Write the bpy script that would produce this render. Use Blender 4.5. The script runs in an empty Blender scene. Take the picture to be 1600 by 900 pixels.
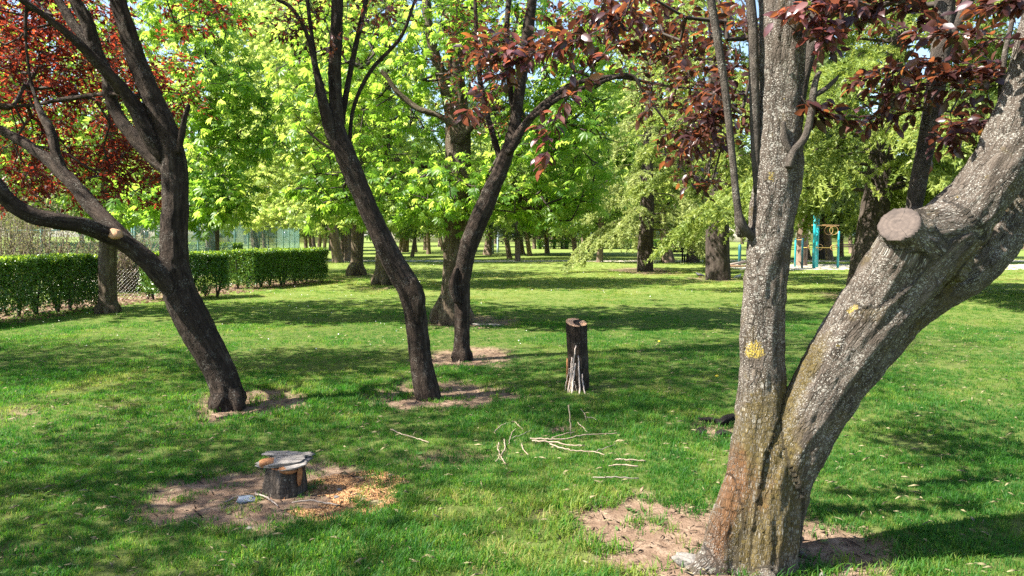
import bpy, math, random
import numpy as np
import openvdb
from mathutils import Vector, Matrix

# ------------------------------------------------------------------ camera, world, sun, exposure
scene = bpy.context.scene
COL = scene.collection
F, CH, PIT = 1142.0, 1.55, math.radians(4.1)
cam = bpy.data.objects.new('camera', bpy.data.cameras.new('camera'))
COL.objects.link(cam)
cam.location = (0, 0, CH)
cam.rotation_euler = (math.radians(90) - PIT, 0, 0)
cam.data.sensor_width = 36
cam.data.lens = 36 * F / 1600
cam.data.clip_start = 0.05
cam.data.clip_end = 2000
scene.camera = cam

SUN_EL, SUN_AZ = math.radians(50), math.radians(-16)      # azimuth: from -X, turned a little towards the viewer
sdir = Vector((-math.cos(SUN_EL) * math.cos(SUN_AZ), math.cos(SUN_EL) * math.sin(SUN_AZ), math.sin(SUN_EL)))
w = bpy.data.worlds.new('World'); scene.world = w; w.use_nodes = True
wn = w.node_tree
sky = wn.nodes.new('ShaderNodeTexSky'); sky.sky_type = 'NISHITA'; sky.sun_disc = False
sky.sun_elevation = SUN_EL; sky.sun_rotation = math.radians(-90) + SUN_AZ
sky.air_density = 1.0; sky.dust_density = 1.0; sky.ozone_density = 1.0
wn.links.new(sky.outputs[0], wn.nodes['Background'].inputs[0])
wn.nodes['Background'].inputs[1].default_value = 0.085
sl = bpy.data.lights.new('sun', 'SUN'); sl.energy = 5.0; sl.angle = math.radians(0.55); sl.color = (1.0, 0.94, 0.84)
so = bpy.data.objects.new('sun', sl); COL.objects.link(so)
so.rotation_euler = (-sdir).to_track_quat('-Z', 'Y').to_euler()
vs = scene.view_settings
vs.view_transform = 'Standard'; vs.look = 'None'; vs.gamma = 1.0; vs.exposure = 1.95
cy = scene.cycles
cy.max_bounces = 7; cy.diffuse_bounces = 4; cy.glossy_bounces = 2; cy.transmission_bounces = 4; cy.transparent_max_bounces = 4
cy.caustics_reflective = False; cy.caustics_refractive = False
cy.use_denoising = False
scene.render.filter_size = 1.15
try:
    cy.denoiser = 'OPENIMAGEDENOISE'
except Exception:
    pass

# ------------------------------------------------------------------ pixel helpers (measurements from the photograph)
cp_, sp_ = math.cos(PIT), math.sin(PIT)
def P(x, y, D):
    dx, dy = (x - 800) / F, (450 - y) / F
    yd, zd = cp_ + dy * sp_, -sp_ + dy * cp_
    s = D / yd
    return np.array((dx * s, D, CH + zd * s))
def G(x, y, z=0.0):
    dx, dy = (x - 800) / F, (450 - y) / F
    yd, zd = cp_ + dy * sp_, -sp_ + dy * cp_
    s = (z - CH) / zd
    return np.array((dx * s, yd * s, z))
def proj(V):
    V = np.atleast_2d(V)
    x, y, z = V[:, 0], V[:, 1], V[:, 2] - CH
    d = y * cp_ - z * sp_
    u = z * cp_ + y * sp_
    return 800 + F * x / d, 450 - F * u / d, d

# ------------------------------------------------------------------ numeric helpers
_tab = np.random.default_rng(5).random(65536).astype(np.float32)
def vnoise(p):
    p = np.asarray(p, dtype=np.float64)
    i = np.floor(p).astype(np.int64); f = p - i
    f = f * f * (3 - 2 * f)
    out = 0
    for a in (0, 1):
        for b in (0, 1):
            for c in (0, 1):
                h = ((i[..., 0] + a) * 73856093 ^ (i[..., 1] + b) * 19349663 ^ (i[..., 2] + c) * 83492791) & 65535
                wgt = (f[..., 0] if a else 1 - f[..., 0]) * (f[..., 1] if b else 1 - f[..., 1]) * (f[..., 2] if c else 1 - f[..., 2])
                out = out + wgt * _tab[h]
    return out
_rot = np.array([(0.36, 0.48, -0.8), (-0.8, 0.6, 0.0), (0.48, 0.64, 0.6)])
def fbm(p, o=4):
    p = np.asarray(p, dtype=np.float64); s = 0; a = 0.5; n = 0
    p = p @ _rot
    for k in range(o):
        s = s + a * vnoise(p * 2 ** k + 17.3 * k); n += a; a *= 0.5
        p = p @ _rot
    return s / n
def unit(v):
    v = np.asarray(v, dtype=np.float64)
    return v / np.maximum(np.linalg.norm(v, axis=-1, keepdims=True), 1e-9)
def smooth01(x, a, b):
    t = np.clip((x - a) / (b - a), 0, 1)
    return t * t * (3 - 2 * t)
def catmull(pts, sub=6):
    p = np.asarray(pts, dtype=np.float64)
    if len(p) < 3: 
        t = np.linspace(0, 1, sub + 1)[:, None]
        return p[0] * (1 - t) + p[1] * t
    q = np.vstack([2 * p[0] - p[1], p, 2 * p[-1] - p[-2]])
    out = []
    for i in range(1, len(q) - 2):
        for t in np.arange(sub) / sub:
            a, b, c, d = q[i - 1], q[i], q[i + 1], q[i + 2]
            out.append(0.5 * (2 * b + (c - a) * t + (2 * a - 5 * b + 4 * c - d) * t * t + (3 * b - a - 3 * c + d) * t ** 3))
    out.append(p[-1])
    o = np.array(out)
    if o.shape[1] > 3: o[:, 3] = np.maximum(o[:, 3], 0.002)
    return o

# ------------------------------------------------------------------ object helpers
def tag(o, label=None, cat=None, group=None, kind=None):
    if label: o['label'] = label
    if cat: o['category'] = cat
    if group: o['group'] = group
    if kind: o['kind'] = kind
    return o
def thing(name, label, cat, loc=(0, 0, 0), group=None):
    o = bpy.data.objects.new(name, None); COL.objects.link(o)
    o.location = tuple(float(a) for a in loc); o.empty_display_size = 0.1
    return tag(o, label, cat, group)
def np_mesh(name, V, Fc, mat=None, attrs=None, smooth=False):
    V = np.asarray(V, dtype=np.float32); Fc = np.asarray(Fc, dtype=np.int32)
    me = bpy.data.meshes.new(name)
    n, k = Fc.shape
    me.vertices.add(len(V)); me.vertices.foreach_set('co', V.ravel())
    me.loops.add(n * k); me.loops.foreach_set('vertex_index', Fc.ravel())
    me.polygons.add(n); me.polygons.foreach_set('loop_start', np.arange(0, n * k, k, dtype=np.int32))
    if smooth: me.polygons.foreach_set('use_smooth', np.ones(n, dtype=bool))
    for an, (ty, dom, arr) in (attrs or {}).items():
        at = me.attributes.new(an, ty, dom)
        key = {'FLOAT': 'value', 'FLOAT_VECTOR': 'vector', 'FLOAT_COLOR': 'color', 'INT': 'value'}[ty]
        at.data.foreach_set(key, np.asarray(arr, dtype=np.int32 if ty == 'INT' else np.float32).ravel())
    me.update(calc_edges=True)
    if mat: me.materials.append(mat)
    return me
def link(name, me, parent=None, loc=None):
    o = bpy.data.objects.new(name, me); COL.objects.link(o)
    if parent is not None: o.parent = parent
    if loc is not None: o.location = tuple(float(a) for a in loc)
    return o
def part(th, name, V, Fc, mat, attrs=None, smooth=False, kind=None, label=None):
    """V in world coordinates; th is a thing (Empty) or None"""
    V = np.asarray(V, dtype=np.float64)
    if th is not None:
        root = th
        off = np.array(root.location)
        while root.parent is not None:
            root = root.parent; off = off + np.array(root.location)
        V = V - off
    o = link(name, np_mesh(name, V, Fc, mat, attrs, smooth), th)
    if kind: o['kind'] = kind
    if label: o['label'] = label
    return o

def tube(path, sides=8, cap=True, tw=0.0):
    """path (n,4) -> V, quads, bark attr"""
    p = np.asarray(path, dtype=np.float64); n = len(p)
    d = unit(np.gradient(p[:, :3], axis=0))
    ref = np.array((0.13, 1, 0.07)) if np.mean(np.abs(d[:, 1])) < 0.8 else np.array((1, 0.1, 0.1))
    u = unit(np.cross(d, ref)); v = np.cross(d, u)
    a = np.linspace(0, 2 * np.pi, sides, endpoint=False)
    ln = np.concatenate([[0], np.cumsum(np.linalg.norm(np.diff(p[:, :3], axis=0), axis=1))])
    ca, sa = np.cos(a), np.sin(a)
    off = u[:, None] * ca[None, :, None] + v[:, None] * sa[None, :, None]
    V = p[:, None, :3] + off * p[:, 3, None, None]
    B = np.stack([ca[None] * p[:, 3, None], sa[None] * p[:, 3, None], np.repeat(ln[:, None], sides, 1)], -1)
    V = V.reshape(-1, 3); B = B.reshape(-1, 3)
    i = np.arange(n - 1)[:, None] * sides; j = np.arange(sides)[None]
    j2 = (j + 1) % sides
    Q = np.stack([i + j, i + j2, i + sides + j2, i + sides + j], -1).reshape(-1, 4)
    if cap:
        c0, c1 = len(V), len(V) + 1
        V = np.vstack([V, p[0, :3], p[-1, :3]]); B = np.vstack([B, [0, 0, 0], [0, 0, ln[-1]]])
        j = np.arange(sides); j2 = (j + 1) % sides
        e = (n - 1) * sides
        Q = np.vstack([Q, np.stack([j2, j, j * 0 + c0, j * 0 + c0], -1)[:, :4], np.stack([e + j, e + j2, j * 0 + c1, j * 0 + c1], -1)])
    return V, Q, B
def quads_fix(Q):
    """degenerate quads (cap fans) to triangles: returns triangle array"""
    T = np.vstack([Q[:, [0, 1, 2]], Q[Q[:, 2] != Q[:, 3]][:, [0, 2, 3]]])
    return T
class Soup:
    def __init__(s): s.V, s.T, s.B, s.n = [], [], [], 0
    def add(s, V, T, B=None):
        T = np.asarray(T)
        if T.shape[1] == 4: T = quads_fix(T)
        s.V.append(np.asarray(V)); s.T.append(T + s.n); s.n += len(V)
        s.B.append(np.zeros((len(V), 3)) if B is None else B)
    def tube(s, path, sides=7, cap=True): s.add(*tube(path, sides, cap))
    def box(s, c, h, rot=None):
        c = np.asarray(c, float); h = np.asarray(h, float)
        v = np.array([(x, y, z) for x in (-1, 1) for y in (-1, 1) for z in (-1, 1)], float) * h
        if rot is not None: v = v @ np.asarray(rot).T
        q = np.array([(0, 1, 3, 2), (4, 6, 7, 5), (0, 4, 5, 1), (2, 3, 7, 6), (0, 2, 6, 4), (1, 5, 7, 3)])
        s.add(v + c, q)
    def build(s, name, th, mat, smooth=False, kind=None, label=None, extra=None):
        V = np.vstack(s.V); T = np.vstack(s.T); B = np.vstack(s.B)
        at = {'bark': ('FLOAT_VECTOR', 'POINT', B)}
        if extra: at.update(extra)
        return part(th, name, V, T, mat, at, smooth, kind, label)

def segs_of(chains):
    S = []
    for ci, c in enumerate(chains):
        ln = 0.0
        for a, b in zip(c[:-1], c[1:]):
            S.append((ci, a, b, ln)); ln += np.linalg.norm(b[:3] - a[:3])
    return S
def sdf_mesh(chains, vox, k=0.05, cuts=None, zmin=-0.12, d1=(0.0, 3.0), d2=(0.0, 14.0), d3=(0.0, 40.0), seed=0.0, stretch=0.18):
    """chains: list of (n,4) arrays; cuts: {chain index: (point, normal)} -> flat saw cuts.
       d1,d2,d3: (amplitude, frequency) of surface relief along the bark coordinates"""
    A = np.vstack(chains)
    pad = 0.06 + 4 * vox
    lo = (A[:, :3] - A[:, 3:]).min(0) - pad; hi = (A[:, :3] + A[:, 3:]).max(0) + pad
    lo[2] = max(lo[2], zmin)
    n = np.ceil((hi - lo) / vox).astype(int) + 1
    BIG = 0.5
    D = np.full(n, BIG, dtype=np.float32)
    for ci, c in enumerate(chains):
        clo = (c[:, :3] - c[:, 3:]).min(0) - pad - k; chi = (c[:, :3] + c[:, 3:]).max(0) + pad + k
        i0 = np.clip(np.floor((clo - lo) / vox).astype(int), 0, n); i1 = np.clip(np.ceil((chi - lo) / vox).astype(int) + 1, 0, n)
        if np.any(i1 <= i0): continue
        dc = np.full(i1 - i0, BIG, dtype=np.float32)
        for a, b in zip(c[:-1], c[1:]):
            r = max(a[3], b[3]) + pad + k
            slo = np.minimum(a[:3], b[:3]) - r; shi = np.maximum(a[:3], b[:3]) + r
            j0 = np.clip(np.floor((slo - lo) / vox).astype(int), i0, i1); j1 = np.clip(np.ceil((shi - lo) / vox).astype(int) + 1, i0, i1)
            if np.any(j1 <= j0): continue
            gx, gy, gz = [(lo[m] + np.arange(j0[m], j1[m]) * vox).astype(np.float32) for m in range(3)]
            ab = b[:3] - a[:3]; L2 = max(ab @ ab, 1e-9)
            X, Y, Z = gx[:, None, None] - a[0], gy[None, :, None] - a[1], gz[None, None, :] - a[2]
            t = np.clip((X * ab[0] + Y * ab[1] + Z * ab[2]) / L2, 0, 1)
            dd = np.sqrt((X - t * ab[0]) ** 2 + (Y - t * ab[1]) ** 2 + (Z - t * ab[2]) ** 2) - (a[3] + (b[3] - a[3]) * t)
            sl_ = tuple(slice(j0[m] - i0[m], j1[m] - i0[m]) for m in range(3))
            dc[sl_] = np.minimum(dc[sl_], dd.astype(np.float32))
        if cuts and ci in cuts:
            pc, nc = cuts[ci]
            gx, gy, gz = [(lo[m] + np.arange(i0[m], i1[m]) * vox) for m in range(3)]
            pl = (gx[:, None, None] - pc[0]) * nc[0] + (gy[None, :, None] - pc[1]) * nc[1] + (gz[None, None, :] - pc[2]) * nc[2]
            dc = np.maximum(dc, pl.astype(np.float32))
        sl_ = tuple(slice(i0[m], i1[m]) for m in range(3))
        d0 = D[sl_]
        h = np.clip(0.5 + 0.5 * (dc - d0) / k, 0, 1)
        D[sl_] = dc * (1 - h) + d0 * h - k * h * (1 - h)
    g = openvdb.FloatGrid(BIG); g.copyFromArray(D)
    V, Q = g.convertToQuads(isovalue=0.0)
    V = V.astype(np.float64) * vox + lo
    Q = Q[:, ::-1]
    # bark coordinates
    nv = len(V); best = np.full(nv, 1e9); B = np.zeros((nv, 3)); CI = np.zeros(nv, int); RR = np.zeros(nv)
    for ci, a, b, ln in segs_of(chains):
        ab = b[:3] - a[:3]; L = np.linalg.norm(ab)
        if L < 1e-6: continue
        w_ = V - a[:3]
        t = np.clip(w_ @ ab / (L * L), 0, 1)
        pr = w_ - t[:, None] * ab
        r = a[3] + (b[3] - a[3]) * t
        dd = np.linalg.norm(pr, axis=1) - r
        m = dd < best
        if not m.any(): continue
        d = ab / L; ref = np.array((0.05, 1.0, 0.05))
        u = np.cross(d, ref); u /= max(np.linalg.norm(u), 1e-6); v = np.cross(d, u)
        best[m] = dd[m]; CI[m] = ci; RR[m] = r[m]
        B[m] = np.stack([pr[m] @ u, pr[m] @ v, ln + t[m] * L + 3.7 * ci], -1)
    cutv = np.zeros(nv, bool)
    if cuts:
        for ci, (pc, nc) in cuts.items():
            cutv |= (np.abs((V - pc) @ nc) < 0.7 * vox) & (CI == ci)
    # relief
    N = vnormals(V, Q)
    st = np.array((1, 1, stretch))
    Bn = B.copy(); Bn[:, :2] = unit(B[:, :2]) * np.minimum(np.maximum(RR, 0.02), 1.0)[:, None]
    disp = np.zeros(nv)
    if d1[0]: disp += d1[0] * (fbm(Bn * st * d1[1] + seed, 2) - 0.5) * 2
    if d2[0]:
        r2 = fbm(Bn * st * d2[1] + seed + 9, 3); disp += d2[0] * (0.5 - np.abs(r2 - 0.5) * 3.0)
    if d3[0]: disp += d3[0] * (fbm(Bn * np.array((1, 1, max(stretch, 0.4))) * d3[1] + seed + 31, 3) - 0.5) * 2
    disp[cutv] = 0
    V = V + N * disp[:, None]
    return V, Q, B, cutv
def vnormals(V, Q):
    a = V[Q[:, 2]] - V[Q[:, 0]]; b = V[Q[:, 3]] - V[Q[:, 1]]
    fn = np.cross(a, b); N = np.zeros_like(V)
    for c in range(4): 
        for m in range(3): N[:, m] += np.bincount(Q[:, c], fn[:, m], len(V))
    return unit(N)
def split_cut(V, Q, B, cutv):
    m = cutv[Q].sum(1) >= 3
    def sub(q):
        u, inv = np.unique(q, return_inverse=True)
        return V[u], inv.reshape(q.shape), B[u], u
    return sub(Q[~m]), sub(Q[m])

# ------------------------------------------------------------------ materials
def new_mat(name):
    m = bpy.data.materials.new(name); m.use_nodes = True
    nt = m.node_tree
    return m, nt, nt.nodes['Principled BSDF'], nt.nodes['Material Output']
class N:
    def __init__(s, nt): s.nt = nt
    def n(s, t, **kw):
        o = s.nt.nodes.new(t)
        for k, v in kw.items(): setattr(o, k, v)
        return o
    def l(s, a, b): s.nt.links.new(a, b)
    def attr(s, name, ty='GEOMETRY'):
        o = s.n('ShaderNodeAttribute'); o.attribute_name = name; o.attribute_type = ty; return o
    def map(s, vec, scale):
        o = s.n('ShaderNodeVectorMath', operation='MULTIPLY'); s.l(vec, o.inputs[0]); o.inputs[1].default_value = scale; return o.outputs[0]
    def noise(s, vec, scale, detail=6, rough=0.6, dist=0.0):
        o = s.n('ShaderNodeTexNoise'); s.l(vec, o.inputs['Vector']); o.inputs['Scale'].default_value = scale
        o.inputs['Detail'].default_value = detail; o.inputs['Roughness'].default_value = rough; o.inputs['Distortion'].default_value = dist
        return o.outputs['Fac']
    def voro(s, vec, scale, feature='F1', rnd=1.0):
        o = s.n('ShaderNodeTexVoronoi', feature=feature); s.l(vec, o.inputs['Vector']); o.inputs['Scale'].default_value = scale
        o.inputs['Randomness'].default_value = rnd
        return o.outputs['Distance']
    def ramp(s, fac, stops):
        o = s.n('ShaderNodeValToRGB'); s.l(fac, o.inputs[0])
        e = o.color_ramp.elements
        while len(e) < len(stops): e.new(0.5)
        for k, (p, c) in enumerate(stops):
            e[k].position = p; e[k].color = (*c, 1) if len(c) == 3 else c
        return o.outputs[0]
    def rng(s, fac, a, b, c=0.0, d=1.0):
        o = s.n('ShaderNodeMapRange'); s.l(fac, o.inputs[0])
        for k, v in enumerate((a, b, c, d)): o.inputs[k + 1].default_value = v
        return o.outputs[0]
    def math(s, op, a, b=None):
        o = s.n('ShaderNodeMath', operation=op)
        for k, v in enumerate((a, b)):
            if v is None: continue
            if isinstance(v, (int, float)): o.inputs[k].default_value = v
            else: s.l(v, o.inputs[k])
        return o.outputs[0]
    def mix(s, fac, a, b):
        o = s.n('ShaderNodeMix', data_type='RGBA')
        if isinstance(fac, (int, float)): o.inputs[0].default_value = fac
        else: s.l(fac, o.inputs[0])
        for k, v in ((6, a), (7, b)):
            if isinstance(v, tuple): o.inputs[k].default_value = (*v, 1)
            else: s.l(v, o.inputs[k])
        return o.outputs[2]
    def bump(s, h, strength, dist=0.02):
        o = s.n('ShaderNodeBump'); s.l(h, o.inputs['Height']); o.inputs['Strength'].default_value = strength; o.inputs['Distance'].default_value = dist
        return o.outputs[0]

def bark_mat(name, dark, mid, light, freq=22, stretch=0.16, lichen=0.0, lichen_col=(0.42, 0.42, 0.36), lichen_scale=70, bump=0.7, marks=False):
    m, nt, bs, out = new_mat(name); k = N(nt)
    b = k.attr('bark').outputs['Vector']
    st = k.map(b, (1, 1, stretch))
    n1 = k.noise(st, freq, 8, 0.65, 0.4)
    n2 = k.noise(b, 160, 4, 0.6)
    n3 = k.noise(b, 5, 3, 0.5)
    ridge = k.rng(n1, 0.3, 0.7)
    col = k.ramp(ridge, [(0.0, dark), (0.5, mid), (1.0, light)])
    col = k.mix(k.rng(n2, 0.35, 0.75, 0, 0.6), col, dark)
    col = k.mix(k.rng(n3, 0.45, 0.7, 0, 0.45), col, mid)
    wv = k.n('ShaderNodeVectorMath', operation='ADD'); k.l(k.map(b, (1, 1, stretch * 1.3)), wv.inputs[0])
    nz = k.n('ShaderNodeTexNoise'); k.l(k.map(b, (1, 1, 0.5)), nz.inputs['Vector']); nz.inputs['Scale'].default_value = freq * 0.7; nz.inputs['Detail'].default_value = 4
    sc_ = k.n('ShaderNodeVectorMath', operation='SCALE'); k.l(nz.outputs['Color'], sc_.inputs[0]); sc_.inputs['Scale'].default_value = 0.035
    k.l(sc_.outputs[0], wv.inputs[1])
    ve = k.voro(wv.outputs[0], freq * 1.5, 'DISTANCE_TO_EDGE')
    crack = k.math('MULTIPLY', k.rng(ve, 0.10, 0.02), k.rng(k.noise(b, 11, 3, 0.6), 0.44, 0.64, 0.0, 1.0))
    col = k.mix(k.math('MULTIPLY', crack, 0.5), col, (dark[0] * 0.6, dark[1] * 0.6, dark[2] * 0.6))
    h = k.math('ADD', k.math('MULTIPLY', n1, 1.0), k.math('MULTIPLY', n2, 0.25))
    h = k.math('SUBTRACT', h, k.math('MULTIPLY', crack, 0.25))
    if lichen > 0:
        v1 = k.voro(b, lichen_scale); v2 = k.voro(b, lichen_scale * 0.37)
        nm = k.noise(b, 9, 4, 0.6); nm2 = k.noise(b, 45, 3, 0.7)
        s1 = k.math('MULTIPLY', k.rng(v1, 0.42, 0.3), k.rng(nm, 0.62 - 0.28 * lichen, 0.72 - 0.28 * lichen))
        s2 = k.math('MULTIPLY', k.rng(k.math('ADD', v2, k.math('MULTIPLY', nm2, 0.5)), 0.62, 0.52), k.rng(nm, 0.66 - 0.2 * lichen, 0.8 - 0.2 * lichen))
        s = k.math('MAXIMUM', s1, s2)
        s = k.math('MULTIPLY', s, k.rng(crack, 0.1, 0.6, 1.0, 0.1))
        s = k.math('MULTIPLY', s, k.rng(k.noise(b, 240, 3, 0.7), 0.34, 0.54, 0.15, 0.95))
        col = k.mix(s, col, lichen_col)
        h = k.math('ADD', h, k.math('MULTIPLY', s, 0.16))
    if marks:
        mk = k.attr('marks'); sep = k.n('ShaderNodeSeparateColor'); k.l(mk.outputs['Color'], sep.inputs[0])
        brk = k.noise(b, 52, 6, 0.75); brk2 = k.noise(k.map(b, (1, 1, 0.45)), 15, 4, 0.6)
        def soft(c, lo=0.48, hi=0.74):
            return k.rng(k.math('ADD', k.math('ADD', k.math('MULTIPLY', c, 0.5), k.math('MULTIPLY', brk, 0.6)), k.math('MULTIPLY', brk2, 0.6)), 0.74, 1.08)
        moss = k.ramp(k.noise(b, 90, 3, 0.6), [(0.3, (0.04, 0.03, 0.01)), (0.7, (0.15, 0.11, 0.025))])
        rust = k.ramp(k.noise(b, 60, 4, 0.6), [(0.3, (0.05, 0.024, 0.013)), (0.75, (0.2, 0.095, 0.042))])
        yel = k.ramp(k.noise(b, 120, 3, 0.6), [(0.35, (0.24, 0.17, 0.03)), (0.7, (0.46, 0.35, 0.07))])
        col = k.mix(k.math('MULTIPLY', soft(sep.outputs[0]), 0.75), col, moss)
        col = k.mix(k.math('MULTIPLY', soft(sep.outputs[1]), 0.85), col, rust)
        yf = k.rng(k.math('ADD', k.math('MULTIPLY', sep.outputs[2], 0.42), k.math('ADD', k.math('MULTIPLY', k.noise(b, 150, 4, 0.7), 0.6), k.math('MULTIPLY', brk, 0.6))), 0.95, 1.03)
        col = k.mix(yf, col, yel)
        if lichen > 0: col = k.mix(k.math('MULTIPLY', s, 0.42), col, lichen_col)
    k.l(col, bs.inputs['Base Color']); bs.inputs['Roughness'].default_value = 0.9
    bs.inputs['Specular IOR Level'].default_value = 0.2
    k.l(k.bump(h, bump, 0.03), bs.inputs['Normal'])
    return m
def leaf_mat(name, stops, trans, tfac=0.5, rough=0.45, spec=0.4, obj=False):
    m, nt, bs, out = new_mat(name); k = N(nt)
    t = k.attr('tint').outputs['Fac']
    if obj:
        oi = k.n('ShaderNodeObjectInfo'); t = oi.outputs['Random']
    col = k.ramp(t, stops)
    k.l(col, bs.inputs['Base Color']); bs.inputs['Roughness'].default_value = rough; bs.inputs['Specular IOR Level'].default_value = spec
    tr = k.n('ShaderNodeBsdfTranslucent')
    k.l(k.ramp(t, trans), tr.inputs[0])
    mx = k.n('ShaderNodeMixShader'); mx.inputs[0].default_value = tfac
    k.l(bs.outputs[0], mx.inputs[1]); k.l(tr.outputs[0], mx.inputs[2]); k.l(mx.outputs[0], out.inputs[0])
    return m
def plain_mat(name, c1, c2, scale=20, rough=0.6, bump=0.0, metal=0.0, spec=0.4):
    m, nt, bs, out = new_mat(name); k = N(nt)
    tc = k.n('ShaderNodeTexCoord').outputs['Object']
    n1 = k.noise(tc, scale, 6, 0.6)
    k.l(k.ramp(k.rng(n1, 0.3, 0.7), [(0, c1), (1, c2)]), bs.inputs['Base Color'])
    bs.inputs['Roughness'].default_value = rough; bs.inputs['Metallic'].default_value = metal; bs.inputs['Specular IOR Level'].default_value = spec
    if bump: k.l(k.bump(n1, bump, 0.01), bs.inputs['Normal'])
    return m
def grain_mat(name, c1, c2):
    m, nt, bs, out = new_mat(name); k = N(nt)
    tc = k.n('ShaderNodeTexCoord').outputs['Object']
    n1 = k.noise(k.map(tc, (5, 60, 60)), 1.4, 6, 0.7, 0.6); n2 = k.noise(tc, 50, 5, 0.7)
    f = k.rng(k.math('ADD', k.math('MULTIPLY', n1, 0.7), k.math('MULTIPLY', n2, 0.3)), 0.36, 0.62)
    k.l(k.ramp(f, [(0, c1), (1, c2)]), bs.inputs['Base Color']); bs.inputs['Roughness'].default_value = 0.9; bs.inputs['Specular IOR Level'].default_value = 0.2
    k.l(k.bump(n1, 0.9, 0.01), bs.inputs['Normal'])
    return m
def wood_cut_mat(name, c1, c2, dark, rings=90, rim=0.105):
    m, nt, bs, out = new_mat(name); k = N(nt)
    b = k.attr('bark').outputs['Vector']
    pl = k.map(b, (1, 1, 0))
    ln = k.n('ShaderNodeVectorMath', operation='LENGTH'); k.l(pl, ln.inputs[0])
    wob = k.noise(b, 14, 4, 0.6)
    r = k.math('ADD', ln.outputs['Value'], k.math('MULTIPLY', wob, 0.035))
    s = k.math('SINE', k.math('MULTIPLY', r, rings * 6.28))
    col = k.mix(k.math('MULTIPLY', k.rng(s, -1, 1, 0, 1), k.rng(k.noise(b, 30, 4, 0.7), 0.35, 0.65, 0.05, 0.65)), c1, c2)
    blot = k.noise(b, 22, 5, 0.65)
    col = k.mix(k.rng(blot, 0.48, 0.68, 0, 0.8), col, dark)
    xyz = k.n('ShaderNodeSeparateXYZ'); k.l(b, xyz.inputs[0])
    ang = k.math('ARCTAN2', xyz.outputs[1], xyz.outputs[0])
    cv = k.n('ShaderNodeCombineXYZ'); k.l(k.math('ADD', k.math('MULTIPLY', ang, 4.0), k.math('MULTIPLY', wob, 1.5)), cv.inputs[0])
    crk = k.math('MULTIPLY', k.rng(k.noise(cv.outputs[0], 1.6, 2, 0.5), 0.60, 0.66), k.rng(k.noise(b, 30, 2, 0.5), 0.35, 0.5))
    col = k.mix(k.math('MULTIPLY', crk, 0.85), col, (dark[0] * 0.3, dark[1] * 0.3, dark[2] * 0.3))
    col = k.mix(k.rng(k.math('ADD', r, k.math('MULTIPLY', blot, 0.03)), rim, rim + 0.03, 0, 0.75), col, dark)
    k.l(col, bs.inputs['Base Color']); bs.inputs['Roughness'].default_value = 0.85
    k.l(k.bump(k.noise(b, 90, 5, 0.7), 0.4, 0.01), bs.inputs['Normal'])
    return m

M = {}
M['bark_right'] = bark_mat('bark_plum_lichened', (0.03, 0.023, 0.017), (0.105, 0.084, 0.067), (0.205, 0.172, 0.142), 30, 0.2, 0.9, (0.42, 0.395, 0.345), 125, 1.0, marks=True)
M['bark_dark'] = bark_mat('bark_plum_dark', (0.010, 0.007, 0.005), (0.042, 0.029, 0.021), (0.105, 0.078, 0.059), 26, 0.2, 0.4, (0.22, 0.205, 0.17), 85, 1.0)
M['bark_chestnut'] = bark_mat('bark_chestnut', (0.03, 0.022, 0.015), (0.10, 0.075, 0.05), (0.21, 0.165, 0.115), 14, 0.15, 0.35, (0.36, 0.33, 0.25), 40, 0.9)
M['bark_cedar'] = bark_mat('bark_cedar', (0.02, 0.015, 0.012), (0.065, 0.05, 0.04), (0.14, 0.115, 0.095), 12, 0.2, 0.1, (0.3, 0.3, 0.27), 30, 0.9)
M['bark_far'] = bark_mat('bark_park_tree', (0.07, 0.048, 0.034), (0.18, 0.13, 0.095), (0.32, 0.25, 0.19), 6, 0.2, 0.0, bump=0.5)
M['bark_stump'] = bark_mat('bark_stump', (0.03, 0.023, 0.018), (0.085, 0.068, 0.054), (0.17, 0.14, 0.115), 30, 0.2, 0.3, (0.26, 0.25, 0.21), 80, 1.0)
M['bark_shoot'] = bark_mat('bark_shoot', (0.03, 0.024, 0.02), (0.08, 0.066, 0.054), (0.15, 0.125, 0.10), 40, 0.4, 0.5, (0.28, 0.265, 0.23), 130, 0.8)
M['twig'] = plain_mat('twig', (0.02, 0.014, 0.011), (0.055, 0.04, 0.03), 12, 0.8)
M['twig_pale'] = plain_mat('twig_pale', (0.12, 0.09, 0.07), (0.26, 0.2, 0.15), 30, 0.7)
M['cut_old'] = wood_cut_mat('saw_cut_weathered', (0.075, 0.056, 0.046), (0.13, 0.099, 0.08), (0.035, 0.026, 0.022), 46, 0.100)  # weathered tone; dark blotches and rim are leaf shade painted into the colour
M['cut_fresh'] = wood_cut_mat('saw_cut_fresh', (0.55, 0.30, 0.16), (0.70, 0.46, 0.29), (0.44, 0.22, 0.11), 50, 0.16)
M['plum_near'] = leaf_mat('plum_leaf_near', [(0, (0.035, 0.013, 0.018)), (0.5, (0.095, 0.04, 0.05)), (0.8, (0.19, 0.088, 0.10)), (1, (0.24, 0.115, 0.10))],  # upper stops lightened to pink: sunlit sheen put into the leaf colour
                          [(0, (0.12, 0.035, 0.032)), (0.5, (0.28, 0.075, 0.055)), (0.85, (0.5, 0.14, 0.06)), (1, (0.75, 0.27, 0.03))], 0.42, 0.28, 0.9, obj=True)
M['plum_purple'] = leaf_mat('plum_leaf_purple', [(0, (0.022, 0.009, 0.010)), (0.6, (0.065, 0.027, 0.027)), (1, (0.14, 0.06, 0.045))],
                            [(0, (0.07, 0.022, 0.012)), (0.55, (0.22, 0.065, 0.035)), (0.86, (0.40, 0.13, 0.04)), (1, (0.55, 0.24, 0.03))], 0.42, 0.33, 0.7)
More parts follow.
